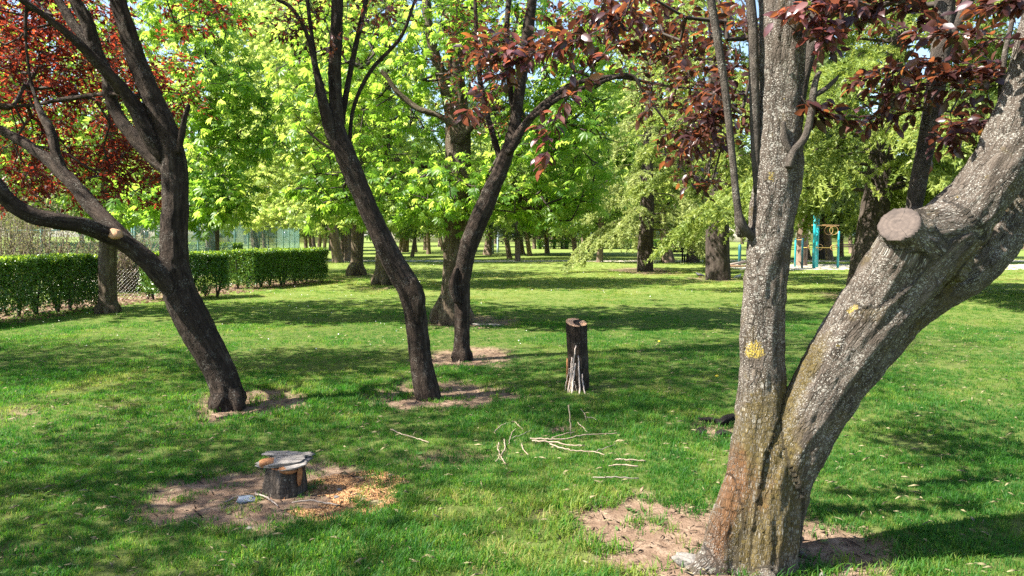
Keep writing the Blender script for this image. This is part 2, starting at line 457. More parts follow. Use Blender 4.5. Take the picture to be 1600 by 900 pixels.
M['plum_red'] = leaf_mat('plum_leaf_red', [(0, (0.05, 0.012, 0.011)), (0.6, (0.12, 0.024, 0.019)), (1, (0.21, 0.045, 0.027))],
                         [(0, (0.14, 0.02, 0.014)), (0.55, (0.36, 0.05, 0.025)), (1, (0.72, 0.14, 0.045))], 0.5, 0.4, 0.45)
M['plum_red_near'] = leaf_mat('plum_leaf_red_near', [(0, (0.05, 0.012, 0.011)), (0.6, (0.12, 0.024, 0.019)), (1, (0.21, 0.045, 0.027))],
                         [(0, (0.14, 0.02, 0.014)), (0.55, (0.36, 0.05, 0.025)), (1, (0.72, 0.14, 0.045))], 0.5, 0.4, 0.45, obj=True)
ch_s = [(0, (0.05, 0.13, 0.018)), (0.6, (0.09, 0.19, 0.024)), (1, (0.14, 0.25, 0.03))]
ch_t = [(0, (0.25, 0.48, 0.04)), (0.5, (0.44, 0.66, 0.07)), (1, (0.70, 0.82, 0.14))]
M['chestnut'] = leaf_mat('chestnut_leaf', ch_s, ch_t, 0.56, 0.42, 0.4)
M['chestnut_near'] = leaf_mat('chestnut_leaf_near', ch_s, ch_t, 0.56, 0.42, 0.4, obj=True)
M['chestnut_pale'] = leaf_mat('chestnut_leaf_pale', [(0, (0.11, 0.18, 0.03)), (1, (0.21, 0.28, 0.06))],
                              [(0, (0.42, 0.60, 0.09)), (1, (0.74, 0.82, 0.22))], 0.5, 0.45, 0.4)
M['cedar'] = leaf_mat('cedar_needles', [(0, (0.06, 0.095, 0.022)), (0.5, (0.15, 0.21, 0.045)), (1, (0.27, 0.32, 0.08))],
                      [(0, (0.2, 0.3, 0.04)), (0.5, (0.4, 0.5, 0.08)), (1, (0.62, 0.66, 0.15))], 0.35, 0.5, 0.3)
M['cedar_pale'] = leaf_mat('cedar_needles_pale', [(0, (0.12, 0.16, 0.05)), (0.5, (0.22, 0.27, 0.085)), (1, (0.34, 0.38, 0.14))],
                      [(0, (0.32, 0.42, 0.09)), (1, (0.62, 0.66, 0.2))], 0.35, 0.5, 0.3)
M['cedar_dark'] = leaf_mat('cedar_needles_dark', [(0, (0.035, 0.06, 0.02)), (0.6, (0.08, 0.12, 0.033)), (1, (0.15, 0.19, 0.055))],
                      [(0, (0.07, 0.12, 0.025)), (1, (0.2, 0.28, 0.06))], 0.3, 0.5, 0.3)
M['park_leaf'] = leaf_mat('park_tree_leaf', [(0, (0.04, 0.09, 0.018)), (0.6, (0.085, 0.15, 0.03)), (1, (0.15, 0.22, 0.05))],
                          [(0, (0.15, 0.3, 0.03)), (1, (0.42, 0.55, 0.1))], 0.45, 0.5, 0.3)
M['hedge'] = leaf_mat('hedge_leaf', [(0, (0.025, 0.075, 0.012)), (0.6, (0.06, 0.15, 0.016)), (1, (0.12, 0.23, 0.025))],
                      [(0, (0.10, 0.24, 0.02)), (1, (0.4, 0.58, 0.05))], 0.13, 0.35, 0.5)
M['hedge_sunlit'] = leaf_mat('hedge_sunlit_leaf', [(0, (0.09, 0.20, 0.02)), (1, (0.20, 0.32, 0.04))], [(0, (0.35, 0.55, 0.03)), (1, (0.62, 0.75, 0.07))], 0.45, 0.4, 0.4)  # pale shoot leaves; the sunlit look of the hedge top is in their colour
M['weed'] = leaf_mat('weed_leaf', [(0, (0.05, 0.12, 0.03)), (1, (0.12, 0.20, 0.06))], [(0, (0.15, 0.35, 0.04)), (1, (0.3, 0.45, 0.08))], 0.35, 0.5, 0.3)
M['brush'] = leaf_mat('brush_leaf', [(0, (0.10, 0.085, 0.055)), (0.6, (0.17, 0.15, 0.085)), (1, (0.2, 0.22, 0.09))],
                      [(0, (0.2, 0.18, 0.08)), (1, (0.4, 0.42, 0.14))], 0.35, 0.7, 0.2)
M['stick'] = plain_mat('stick_pale', (0.20, 0.15, 0.105), (0.36, 0.285, 0.21), 60, 0.8, 0.5)
M['peeled'] = plain_mat('peeled_stick', (0.34, 0.27, 0.22), (0.54, 0.45, 0.385), 50, 0.75, 0.3)
M['stick_grey'] = plain_mat('stick_grey', (0.16, 0.13, 0.11), (0.30, 0.25, 0.21), 40, 0.8, 0.2)
M['char'] = plain_mat('charred_wood', (0.008, 0.007, 0.007), (0.03, 0.026, 0.024), 60, 0.95, 1.0, 0.0, 0.05)
M['slab'] = grain_mat('weathered_wood', (0.08, 0.07, 0.062), (0.30, 0.275, 0.25))
M['rotten'] = plain_mat('rotten_wood', (0.14, 0.05, 0.02), (0.42, 0.2, 0.08), 60, 0.9, 1.0)
M['rock'] = plain_mat('pale_wood_chunk', (0.10, 0.09, 0.08), (0.27, 0.25, 0.225), 45, 0.95, 1.0)
M['plastic'] = plain_mat('plastic_sheet', (0.05, 0.065, 0.10), (0.14, 0.17, 0.22), 60, 0.35, 1.0)
M['paper'] = plain_mat('white_litter', (0.5, 0.52, 0.56), (0.8, 0.8, 0.8), 30, 0.5)
M['teal'] = plain_mat('teal_paint', (0.01, 0.25, 0.28), (0.02, 0.34, 0.37), 6, 0.35)
M['teal_dark'] = plain_mat('dark_teal_paint', (0.01, 0.08, 0.10), (0.015, 0.12, 0.14), 6, 0.4)
M['tan'] = plain_mat('tan_paint', (0.36, 0.2, 0.08), (0.5, 0.3, 0.12), 6, 0.4)
M['yellow'] = plain_mat('yellow_paint', (0.6, 0.42, 0.08), (0.7, 0.5, 0.1), 6, 0.4)
M['bench'] = plain_mat('bench_wood', (0.05, 0.035, 0.025), (0.11, 0.08, 0.055), 12, 0.6)
M['fence_green'] = plain_mat('green_fence_wire', (0.10, 0.22, 0.20), (0.16, 0.29, 0.26), 8, 0.45)
M['wire'] = plain_mat('galvanised_wire', (0.3, 0.3, 0.29), (0.45, 0.45, 0.44), 8, 0.4, metal=0.3)
M['post_wood'] = plain_mat('post_wood', (0.14, 0.08, 0.04), (0.24, 0.15, 0.08), 12, 0.8)
M['pigeon_dark'] = plain_mat('pigeon_dark', (0.02, 0.02, 0.025), (0.06, 0.06, 0.07), 20, 0.6)
M['pigeon_grey'] = plain_mat('pigeon_grey', (0.3, 0.31, 0.34), (0.55, 0.56, 0.6), 14, 0.6)
M['lamp_post'] = plain_mat('grey_blue_paint', (0.22, 0.28, 0.34), (0.32, 0.38, 0.44), 8, 0.5)
M['stone_pale'] = plain_mat('pale_wall', (0.42, 0.38, 0.34), (0.58, 0.52, 0.47), 2, 0.9)
M['pane'] = plain_mat('window_pane', (0.03, 0.04, 0.05), (0.08, 0.1, 0.12), 3, 0.1)
M['roof'] = plain_mat('roof_tile', (0.2, 0.09, 0.06), (0.3, 0.15, 0.1), 3, 0.8)
M['petal'] = plain_mat('daisy_petal', (0.75, 0.75, 0.72), (0.85, 0.85, 0.82), 3, 0.6)
M['yolk'] = plain_mat('dandelion', (0.6, 0.45, 0.02), (0.7, 0.55, 0.03), 3, 0.6)
M['chip'] = leaf_mat('wood_chip', [(0, (0.17, 0.08, 0.035)), (0.6, (0.38, 0.20, 0.085)), (1, (0.52, 0.33, 0.17))], [(0, (0.3, 0.15, 0.06)), (1, (0.3, 0.15, 0.06))], 0.05, 0.8, 0.2)
M['crumb'] = leaf_mat('soil_crumb', [(0, (0.05, 0.034, 0.026)), (0.6, (0.12, 0.08, 0.056)), (1, (0.22, 0.16, 0.11))], [(0, (0.2, 0.15, 0.1)), (1, (0.2, 0.15, 0.1))], 0.03, 0.9, 0.1)
M['straw'] = leaf_mat('dry_straw', [(0, (0.14, 0.13, 0.06)), (1, (0.30, 0.26, 0.15))], [(0, (0.3, 0.25, 0.12)), (1, (0.5, 0.42, 0.25))], 0.2, 0.7, 0.2)
M['litter_leaf'] = leaf_mat('leaf_litter', [(0, (0.07, 0.035, 0.026)), (0.6, (0.15, 0.085, 0.06)), (1, (0.26, 0.17, 0.13))], [(0, (0.3, 0.15, 0.1)), (1, (0.3, 0.15, 0.1))], 0.15, 0.8, 0.2)

# grass blade material: colour from the tint the clump carries
def grass_mat():
    m, nt, bs, out = new_mat('grass_blade'); k = N(nt)
    t = k.attr('tint', 'INSTANCER').outputs['Fac']
    bl = k.attr('blade').outputs['Fac']
    t2 = k.math('ADD', t, k.math('MULTIPLY', k.math('SUBTRACT', bl, 0.5), 0.35))
    st = [(0, (0.022, 0.085, 0.014)), (0.35, (0.045, 0.135, 0.020)), (0.65, (0.125, 0.195, 0.03)), (0.85, (0.20, 0.235, 0.06)), (1, (0.33, 0.28, 0.10))]
    tr = [(0, (0.05, 0.24, 0.015)), (0.35, (0.12, 0.38, 0.025)), (0.65, (0.34, 0.50, 0.05)), (0.85, (0.48, 0.54, 0.10)), (1, (0.5, 0.42, 0.14))]
    k.l(k.ramp(t2, st), bs.inputs['Base Color']); bs.inputs['Roughness'].default_value = 0.5; bs.inputs['Specular IOR Level'].default_value = 0.15
    tl = k.n('ShaderNodeBsdfTranslucent'); k.l(k.ramp(t2, tr), tl.inputs[0])
    mx = k.n('ShaderNodeMixShader'); mx.inputs[0].default_value = 0.42
    k.l(bs.outputs[0], mx.inputs[1]); k.l(tl.outputs[0], mx.inputs[2]); k.l(mx.outputs[0], out.inputs[0])
    return m
M['grass'] = grass_mat()

# ------------------------------------------------------------------ the ground
# bare soil patches: (centre x, centre y, radius x, radius y, strength)
def patch(px, py, x0, x1, y0, y1, s=1.0):
    c = G(px, py); d0, d1 = G(px, y1)[1], G(px, y0)[1]
    cy_ = 0.5 * (d0 + d1)
    return (c[0], cy_, (x1 - x0) * 0.5 * cy_ / F, (d1 - d0) * 0.5, s)
PATCH = [
    (1.12, 3.45, 0.74, 0.72, 1.0), (0.72, 3.75, 0.42, 0.55, 1.0), (1.75, 3.55, 0.35, 0.3, 0.9),
    patch(425, 775, 225, 625, 722, 828), patch(380, 632, 282, 472, 604, 660), patch(692, 618, 562, 822, 593, 641),
    patch(735, 558, 655, 818, 540, 575), patch(735, 503, 640, 805, 492, 513), (0.355, 5.72, 0.17, 0.14, 1.0),
    patch(1345, 462, 1270, 1420, 456, 470, 0.8), patch(1010, 424, 955, 1065, 418, 430, 0.9), patch(1120, 436, 1085, 1165, 432, 440, 0.8),
    patch(560, 431, 530, 600, 427, 435, 0.7), patch(598, 450, 570, 640, 446, 455, 0.7), patch(15, 650, -30, 40, 632, 665, 0.7),
    patch(200, 637, 165, 235, 631, 645, 0.55), patch(690, 712, 590, 760, 700, 740, 0.5), patch(20, 865, -60, 60, 850, 880, 0.5),
    patch(1000, 770, 970, 1030, 764, 780, 0.7), patch(770, 880, 730, 800, 868, 900, 0.45), patch(880, 800, 850, 960, 790, 812, 0.45),
    patch(1120, 673, 1080, 1150, 660, 688, 0.9),
]
HEDGE_LINE = np.array([(-9.6, 9.0), (-9.0, 12.9), (-8.95, 15.8), (-7.9, 18.6), (-7.2, 20.6), (-6.1, 24.6)])
def soil_mask(x, y):
    p = np.stack([x, y, np.zeros_like(x)], -1)
    n = fbm(p * 3.1, 4) - 0.5; n2 = fbm(p * 11 + 5, 3) - 0.5
    s = np.zeros_like(x)
    for cx, cy_, rx, ry, st in PATCH:
        m = (np.abs(x - cx) < rx * 2) & (np.abs(y - cy_) < ry * 2)
        if not m.any(): continue
        d = np.sqrt(((x[m] - cx) / rx) ** 2 + ((y[m] - cy_) / ry) ** 2) + n[m] * 0.75 + n2[m] * 0.5
        s[m] = np.maximum(s[m], st * smooth01(d, 1.16, 0.7))
    # strip of bare soil and litter along the hedges and beyond the lawn's left edge
    hx = np.interp(y, HEDGE_LINE[:, 1], HEDGE_LINE[:, 0])
    e = (hx - 0.3 + n * 0.4) - x
    s = np.maximum(s, np.where((y > 8) & (y < 26), smooth01(e, 0.0, 0.35) * smooth01(e, 3.2, 2.4) * 0.95, 0))
    return s
def terrain_z(x, y):
    p = np.stack([x, y, np.zeros_like(x)], -1)
    near = smooth01(np.hypot(x, y), 40, 14)
    return near * (0.05 * (fbm(p * 0.55 + 3, 3) - 0.5) + 0.018 * (fbm(p * 4.5, 3) - 0.5)) - 0.022 * soil_mask(x, y) * near
def axis(fine0, fine1, st, grow, far0, far1):
    a = list(np.arange(fine0, fine1, st)); s = st
    while a[-1] < far1: s *= grow; a.append(a[-1] + s)
    s = st
    while a[0] > far0: s *= grow; a.insert(0, a[0] - s)
    return np.array(a)
gx = axis(-3.9, 3.9, 0.05, 1.08, -600, 600)
gy = axis(2.2, 9.0, 0.05, 1.055, -200, 900)
GX, GY = np.meshgrid(gx, gy)
gsoil = soil_mask(GX.ravel(), GY.ravel())
gz = terrain_z(GX.ravel(), GY.ravel())
pp = np.stack([GX.ravel(), GY.ravel(), 0 * gz], -1)
gz = gz + smooth01(np.hypot(GX.ravel(), GY.ravel()), 20, 12) * gsoil * 0.03 * (fbm(pp * 19, 3) - 0.5)
i = (np.arange(len(gy) - 1)[:, None] * len(gx) + np.arange(len(gx) - 1)[None]).ravel()
gq = np.stack([i, i + 1, i + 1 + len(gx), i + len(gx)], -1)
def ground_mat():
    m, nt, bs, out = new_mat('ground'); k = N(nt)
    tc = k.n('ShaderNodeTexCoord').outputs['Object']
    s = k.attr('soil').outputs['Fac']
    n1 = k.noise(tc, 0.35, 5, 0.6); n2 = k.noise(tc, 3.0, 6, 0.65); n3 = k.noise(tc, 60, 5, 0.7); n4 = k.noise(tc, 14, 5, 0.65)
    g = k.ramp(k.math('ADD', k.math('MULTIPLY', n1, 0.45), k.math('MULTIPLY', n2, 0.55)),
               [(0.3, (0.085, 0.15, 0.025)), (0.5, (0.17, 0.215, 0.05)), (0.62, (0.225, 0.255, 0.075)), (0.75, (0.25, 0.26, 0.09))])  # sunlit lawn tone put into the ground colour, strongest far off
    g = k.mix(k.rng(n3, 0.4, 0.7, 0, 0.5), g, (0.035, 0.075, 0.015))
    # under the blades close by lies darker thatch
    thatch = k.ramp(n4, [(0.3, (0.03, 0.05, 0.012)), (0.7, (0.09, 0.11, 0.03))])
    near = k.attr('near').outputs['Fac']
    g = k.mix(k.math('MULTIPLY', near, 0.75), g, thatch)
    so_ = k.ramp(k.math('ADD', k.math('MULTIPLY', n4, 0.6), k.math('MULTIPLY', n3, 0.4)),
                 [(0.3, (0.085, 0.055, 0.038)), (0.48, (0.18, 0.122, 0.083)), (0.64, (0.31, 0.23, 0.165))])
    so_ = k.mix(k.rng(n2, 0.46, 0.64, 0, 0.6), so_, (0.14, 0.09, 0.06))
    so_ = k.mix(k.rng(k.noise(tc, 32, 5, 0.7), 0.55, 0.7, 0, 0.4), so_, (0.07, 0.046, 0.033))
    col = k.mix(s, g, so_)
    k.l(col, bs.inputs['Base Color']); bs.inputs['Roughness'].default_value = 0.95; bs.inputs['Specular IOR Level'].default_value = 0.1
    h = k.math('ADD', n3, k.math('MULTIPLY', n4, 0.8))
    k.l(k.bump(h, 0.6, 0.02), bs.inputs['Normal'])
    return m
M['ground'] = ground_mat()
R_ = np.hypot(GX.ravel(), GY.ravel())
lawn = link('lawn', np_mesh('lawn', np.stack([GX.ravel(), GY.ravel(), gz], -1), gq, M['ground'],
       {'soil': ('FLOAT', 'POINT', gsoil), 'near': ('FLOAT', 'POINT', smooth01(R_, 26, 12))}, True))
tag(lawn, kind='structure')
def zg(x, y):
    return float(terrain_z(np.array([x]), np.array([y]))[0])
def Gz(x, y, dz=0.0):
    g = G(x, y); g[2] = zg(g[0], g[1]) + dz
    return g

# paths: sheets 4 mm above the lawn far away
M['path'] = plain_mat('pale_path', (0.42, 0.37, 0.31), (0.55, 0.49, 0.42), 1.5, 0.95, 0.2)
def strip(name, pts):
    V = [(a[0], a[1], 0.006) for a in pts]
    o = link(name, np_mesh(name, V, [list(range(len(V)))], M['path'])); tag(o, kind='structure'); return o
strip('path', [(-70, 43.5), (120, 43.5), (120, 46.5), (-70, 46.5)])
strip('footpath', [(-40, 23.2), (-10.4, 23.2), (-12.0, 28.5), (-40, 28.5)])
strip('footpath', [(-60, 33), (-15.0, 33), (-16.6, 39), (-60, 39)])
strip('gym_sand', [(10.5, 33.2), (40, 33.2), (40, 39.5), (10.5, 39.5)])

# ------------------------------------------------------------------ leaf templates and crowns
def T_simple():   # folded rhombus, 2 triangles
    return np.array([(0, 0, 0), (.45, .24, .05), (1, 0, -.08), (.45, -.24, .05)], float), np.array([(0, 2, 1), (0, 3, 2)])
def T_plum():
    V = np.array([(0, 0, 0), (.14, 0, 0), (.36, .2, .06), (.36, 0, 0), (.36, -.2, .06), (.68, .21, .03), (.68, 0, -.03), (.68, -.21, .03), (.88, .11, -.05), (.88, 0, -.09), (.88, -.11, -.05), (1.03, 0, -.17)], float)
    T = np.array([(1, 3, 2), (1, 4, 3), (2, 3, 5), (3, 6, 5), (3, 4, 6), (4, 7, 6), (5, 6, 8), (6, 9, 8), (6, 7, 9), (7, 10, 9), (8, 9, 11), (9, 10, 11)])
    V[0] = (0, .012, 0)
    V = np.vstack([V, [(0, -.012, 0)]]); T = np.vstack([T, [(0, 12, 1)]])
    return V, T
def T_palm(nl=6, rng=None, rich=True):
    V, T = [], []
    for j in range(nl):
        a = math.radians(-84 + 168 * j / (nl - 1)); L = 0.62 + 0.38 * math.cos(a)
        d = np.array((math.cos(a), math.sin(a), 0)); s = np.array((-math.sin(a), math.cos(a), 0))
        b = len(V); wd = 0.17 * L
        V += [0 * d, d * L * .62 + s * wd + (0, 0, -.06 * L), d * L * .62 + (0, 0, -.14 * L), d * L * .62 - s * wd + (0, 0, -.06 * L), d * L + (0, 0, -.38 * L)]
        T += [(b, b + 2, b + 1), (b, b + 3, b + 2), (b + 1, b + 2, b + 4), (b + 2, b + 3, b + 4)] if rich else [(b, b + 3, b + 1), (b + 1, b + 3, b + 4)]
    return np.array(V, float), np.array(T)
def T_tri():
    return np.array([(0, -.5, 0), (0, .5, 0), (1, 0, 0)], float), np.array([(0, 2, 1)])
def frames(d, nrm):
    x = unit(d); z = nrm - (nrm * x).sum(-1, keepdims=True) * x; z = unit(z); y = np.cross(z, x)
    return x, y, z
def leaf_soup(name, th, tmpl, mat, pos, d, nrm, size, tint, kind='stuff', label=None):
    TV, TT = tmpl
    x, y, z = frames(d, nrm); size = np.asarray(size)[:, None, None]
    V = pos[:, None] + size * (TV[None, :, 0:1] * x[:, None] + TV[None, :, 1:2] * y[:, None] + TV[None, :, 2:3] * z[:, None])
    T = (TT[None] + (np.arange(len(pos)) * len(TV))[:, None, None]).reshape(-1, 3)
    return part(th, name, V.reshape(-1, 3), T, mat, {'tint': ('FLOAT', 'POINT', np.repeat(np.clip(tint, 0, 1), len(TV)))}, False, kind, label)
def leaf_objects(th, tmpl, mat, pos, d, nrm, size, name='leaf'):
    me = np_mesh(name, tmpl[0], tmpl[1], mat)
    off = np.array(th.location)
    x, y, z = frames(d, nrm)
    for q in range(len(pos)):
        o = bpy.data.objects.new(name, me); COL.objects.link(o); o.parent = th
        s = float(size[q]); mt = np.eye(4)
        mt[:3, 0] = x[q] * s; mt[:3, 1] = y[q] * s; mt[:3, 2] = z[q] * s; mt[:3, 3] = pos[q] - off
        o.matrix_local = Matrix(mt.tolist())

def blob(px, py, D, rx, ry, dr, n):
    return (P(px, py, D), np.array((rx * D / F, dr, ry * D / F)), n)
def wblob(x, y, z, rx, ry, rz, n):
    return (np.array((x, y, z), float), np.array((rx, ry, rz), float), n)
def in_blobs(rng, blobs):
    out = []
    for c, r, n in blobs:
        v = unit(rng.normal(size=(n, 3))) * (rng.random((n, 1)) ** (1 / 2.2))
        out.append(c + v * r)
    return np.vstack(out)
def grow(rng, nodes, targets, step=0.28, wob=0.06, sag=0.0):
    """join every target to the nearest bit of branch; returns pos, parent, first-new index"""
    nodes = np.asarray(nodes)[:, :3]; n0 = len(nodes)
    cap = n0 + len(targets) * 40
    pos = np.zeros((cap, 3)); par = np.full(cap, -1); pos[:n0] = nodes; n = n0
    dmin = np.min(np.linalg.norm(targets[:, None] - nodes[None], axis=2), axis=1)
    tips = []
    for q in np.argsort(dmin):
        t = targets[q]
        dd = np.linalg.norm(pos[:n] - t, axis=1)
        j = int(np.argmin(dd)); L = dd[j]
        ns = int(min(max(1, round(L / step)), 38))
        if n + ns >= cap: break
        a = pos[j]; off = rng.normal(size=3) * wob * L
        prev = j
        for s in range(1, ns + 1):
            u = s / ns
            pos[n] = a * (1 - u) + t * u + off * math.sin(math.pi * u) + rng.normal(size=3) * wob * 0.35 * step * (u < 1) + np.array((0, 0, sag * L * 4 * u * (1 - u)))
            par[n] = prev; prev = n; n += 1
        tips.append(prev)
    return pos[:n], par[:n], n0, np.array(tips)
def branch_soup(S, pos, par, n0, r0=0.0035, pw=0.5, rmax=0.05, sides=4):
    n = len(pos); cnt = np.ones(n)
    for q in range(n - 1, n0 - 1, -1): cnt[par[q]] += cnt[q] * 1.0
    leafn = np.ones(n); ch = np.bincount(par[n0:], minlength=n)
    tipc = (ch == 0).astype(float)
    for q in range(n - 1, n0 - 1, -1): tipc[par[q]] += tipc[q]
    r = np.minimum(r0 * np.maximum(tipc, 1) ** pw, rmax)
    idx = np.arange(n0, n); a, b = pos[par[idx]], pos[idx]
    ra = np.where(par[idx] < n0, r[idx], np.minimum(r[par[idx]], r[idx] * 1.25)); rb = r[idx]
    d = unit(b - a); ref = np.where(np.abs(d[:, 1:2]) < 0.8, np.array((0, 1., 0)), np.array((1., 0, 0)))
    u = unit(np.cross(d, ref)); v = np.cross(d, u)
    an = np.linspace(0, 2 * np.pi, sides, endpoint=False)
    off = u[:, None] * np.cos(an)[None, :, None] + v[:, None] * np.sin(an)[None, :, None]
    V = np.concatenate([a[:, None] + off * ra[:, None, None], b[:, None] + off * rb[:, None, None]], 1)
    j = np.arange(sides); j2 = (j + 1) % sides
    q = np.stack([j, j2, j2 + sides, j + sides], -1)
    Q = (q[None] + (np.arange(len(idx)) * 2 * sides)[:, None, None]).reshape(-1, 4)
    B = V * np.array((1, 1, 1))
    S.add(V.reshape(-1, 3), Q, B.reshape(-1, 3))
    return tipc
def sprigs(rng, base, outd, n_twig, length, n_leaf, up=0.25, spread=0.9):
    """short twigs at every base with alternate leaves: returns leaf pos, twig dir, and twig segments"""
    m = len(base)
    bb = np.repeat(base, n_twig, 0)
    d = unit(np.repeat(outd, n_twig, 0) * 0.8 + rng.normal(size=(m * n_twig, 3)) * spread + np.array((0, 0, up)))
    L = length * (0.6 + 0.8 * rng.random((m * n_twig, 1)))
    t = (np.arange(n_leaf) + 0.6) / n_leaf
    pos = bb[:, None] + d[:, None] * (L[:, None] * t[None, :, None]) 
    side = unit(np.cross(d, np.array((0.1, 0.2, 1.0))))
    sg = np.where(np.arange(n_leaf) % 2 == 0, 1.0, -1.0)
    ld = unit(d[:, None] * 0.7 + side[:, None] * sg[None, :, None] * 0.75 + rng.normal(size=(len(d), n_leaf, 3)) * 0.35)
    return pos.reshape(-1, 3), ld.reshape(-1, 3), bb, bb + d * L
def twig_soup(S, a, b, r=0.0022):
    d = unit(b - a); ref = np.where(np.abs(d[:, 1:2]) < 0.8, np.array((0, 1., 0)), np.array((1., 0, 0)))
    u = unit(np.cross(d, ref)); v = np.cross(d, u)
    an = np.array((0, 2.094, 4.189))
    off = (u[:, None] * np.cos(an)[None, :, None] + v[:, None] * np.sin(an)[None, :, None]) * r
    V = np.concatenate([a[:, None] + off, b[:, None]], 1)
    T = np.array([(0, 1, 3), (1, 2, 3), (2, 0, 3)])
    S.add(V.reshape(-1, 3), (T[None] + (np.arange(len(a)) * 4)[:, None, None]).reshape(-1, 3), V.reshape(-1, 3))
def in_view(pos, margin=0):
    x, y, d = proj(pos)
    return (d > 0.3) & (x > -margin) & (x < 1600 + margin) & (y > -margin) & (y < 900 + margin)
def pick_near(pos, n):
    v = in_view(pos); dist = np.where(v, np.linalg.norm(pos - np.array((0, 0, CH)), axis=1), 1e9)
    o = np.argsort(dist)[:n]; o = o[dist[o] < 1e8]
    m = np.zeros(len(pos), bool); m[o] = True
    return m

WS = 1.0   # width scale of the chains being built (compensates blending and bark relief)
def chain(pts, D, sub=10):
    """pts: (px, py, width px[, D])"""
    out = []
    for p in pts:
        d = p[3] if len(p) > 3 else D
        out.append((*P(p[0], p[1], d), p[2] * WS * 0.5 * d / F))
    return catmull(out, sub)
def base_flare(c, n=5, rng=None, reach=1.9, h=1.3):
    """root buttress chains around the first point of chain c"""
    out = []; b = c[0]; r = b[3]
    a0 = rng.random() * 6.28
    for q in range(n):
        a = a0 + q * 6.283 / n + rng.normal() * 0.25
        d = np.array((math.cos(a), math.sin(a), 0))
        k = reach * (0.8 + 0.4 * rng.random())
        out.append(catmull([(*(np.array((b[0], b[1], r * h)) + d * r * 0.45), r * 0.5), (*(np.array((b[0], b[1], r * 0.35)) + d * r * 0.95), r * 0.38),
                            (*(np.array((b[0], b[1], -r * 0.35)) + d * r * k), r * 0.2)], 4))
    return out

# ------------------------------------------------------------------ the four plum trees of the foreground
def make_trunk(th, chains, vox, mat, cuts=None, cutmat=None, marks=None, name='trunk', **kw):
    V, Q, B, cutv = sdf_mesh(chains, vox, cuts=cuts, **kw)
    (v, q, b, u), (vc, qc, bc, uc) = split_cut(V, Q, B, cutv)
    at = {'bark': ('FLOAT_VECTOR', 'POINT', b)}
    if marks: at['marks'] = ('FLOAT_COLOR', 'POINT', marks(v, b))
    o = part(th, name, v, q, mat, at, True)
    if len(qc): part(th, 'saw_cut', vc, qc, cutmat, {'bark': ('FLOAT_VECTOR', 'POINT', bc)}, False)
    return o
def nodes_from(chains, zmin=1.9, skip=()):
    return np.vstack([c[c[:, 2] > zmin] for i_, c in enumerate(chains) if i_ not in skip and (c[:, 2] > zmin).any()])
def plum_crown(th, rng, nodes, blobs, mat, near_mat, size, n_twig=3, n_leaf=5, twig_len=0.16, near=0, rich=False, extra=None, tint0=0.03):
    tg = in_blobs(rng, blobs)
    pos, par, n0, tips = grow(rng, nodes, tg, 0.25, 0.07, -0.02)
    S = Soup(); branch_soup(S, pos, par, n0, 0.0028, 0.5, 0.03, 4)
    base = pos[tips]; od = unit(pos[tips] - pos[par[tips]])
    # also some leaves along the finer branches
    lp, ld, a, b = sprigs(rng, base, od, n_twig, twig_len, n_leaf)
    twig_soup(S, a, b, 0.0016)
    if extra:
        for path, sp, k in extra:
            c = catmull(path, 6); S.tube(c, 5)
            t = np.linspace(0.15, 1, k); idx = (t * (len(c) - 1)).astype(int)
            bp = c[idx, :3]; dd = unit(np.gradient(c[:, :3], axis=0))[idx]
            lp2, ld2, a2, b2 = sprigs(rng, bp, dd, 3, sp, 5, 0.1, 0.7)
            twig_soup(S, a2, b2, 0.0014)
            lp = np.vstack([lp, lp2]); ld = np.vstack([ld, ld2])
    S.build('branches', th, M['twig'], kind='stuff')
    nr = unit(rng.normal(size=lp.shape) * 0.55 + np.array((0, 0, 1.0)))
    sz = size * (0.7 + 0.55 * rng.random(len(lp)))
    tint = np.clip(rng.random(len(lp)) ** 1.4 * 0.9 + tint0 + 0.25 * (fbm(lp * 1.3, 2) - 0.5), 0, 1)
    ld = unit(ld + np.array((0, 0, -0.25)))
    m = pick_near(lp, near) if near else np.zeros(len(lp), bool)
    tm = T_plum() if rich else T_simple()
    iv = in_view(lp, 40) if rich else np.zeros(len(lp), bool)
    if rich: leaf_soup('crown', th, tm, mat, lp[iv & ~m], ld[iv & ~m], nr[iv & ~m], sz[iv & ~m], tint[iv & ~m])
    o_ = ~m & ~iv
    leaf_soup('upper_crown' if rich else 'crown', th, T_simple(), mat, lp[o_], ld[o_], nr[o_], sz[o_] * (1.15 if rich else 1.0), tint[o_])
    if near: leaf_objects(th, T_plum(), near_mat, lp[m], ld[m], nr[m], sz[m])
    return pos

rng = np.random.default_rng(11)
# --- right, forked tree with the sawn stub
WS = 0.9
stem = chain([(1170, 925, 150), (1168, 870, 126), (1172, 800, 112), (1180, 710, 96), (1186, 630, 80), (1190, 545, 74), (1196, 450, 72), (1204, 370, 74), (1213, 290, 78), (1218, 200, 75), (1220, 100, 74), (1221, 0, 75), (1224, -150, 70), (1236, -300, 58), (1262, -480, 40)], 3.42)
limb = chain([(1200, 915, 84, 3.46), (1208, 830, 88, 3.44), (1222, 750, 96, 3.40), (1248, 680, 106, 3.38), (1288, 605, 112, 3.36), (1332, 533, 116, 3.34), (1380, 465, 122, 3.32), (1430, 405, 124, 3.30), (1480, 355, 110, 3.28), (1528, 303, 100, 3.26), (1572, 238, 98, 3.24), (1610, 150, 98, 3.22), (1640, 40, 94, 3.2), (1662, -100, 84, 3.2), (1695, -300, 56, 3.2)], 3.3)
limb2 = chain([(1300, 640, 50, 3.46), (1345, 575, 74, 3.50), (1396, 505, 90, 3.54), (1462, 448, 98, 3.58), (1522, 408, 100, 3.62), (1563, 345, 96, 3.66), (1598, 262, 94, 3.68), (1640, 150, 90, 3.7), (1720, -20, 76, 3.75), (1820, -240, 50, 3.8)], 3.6)
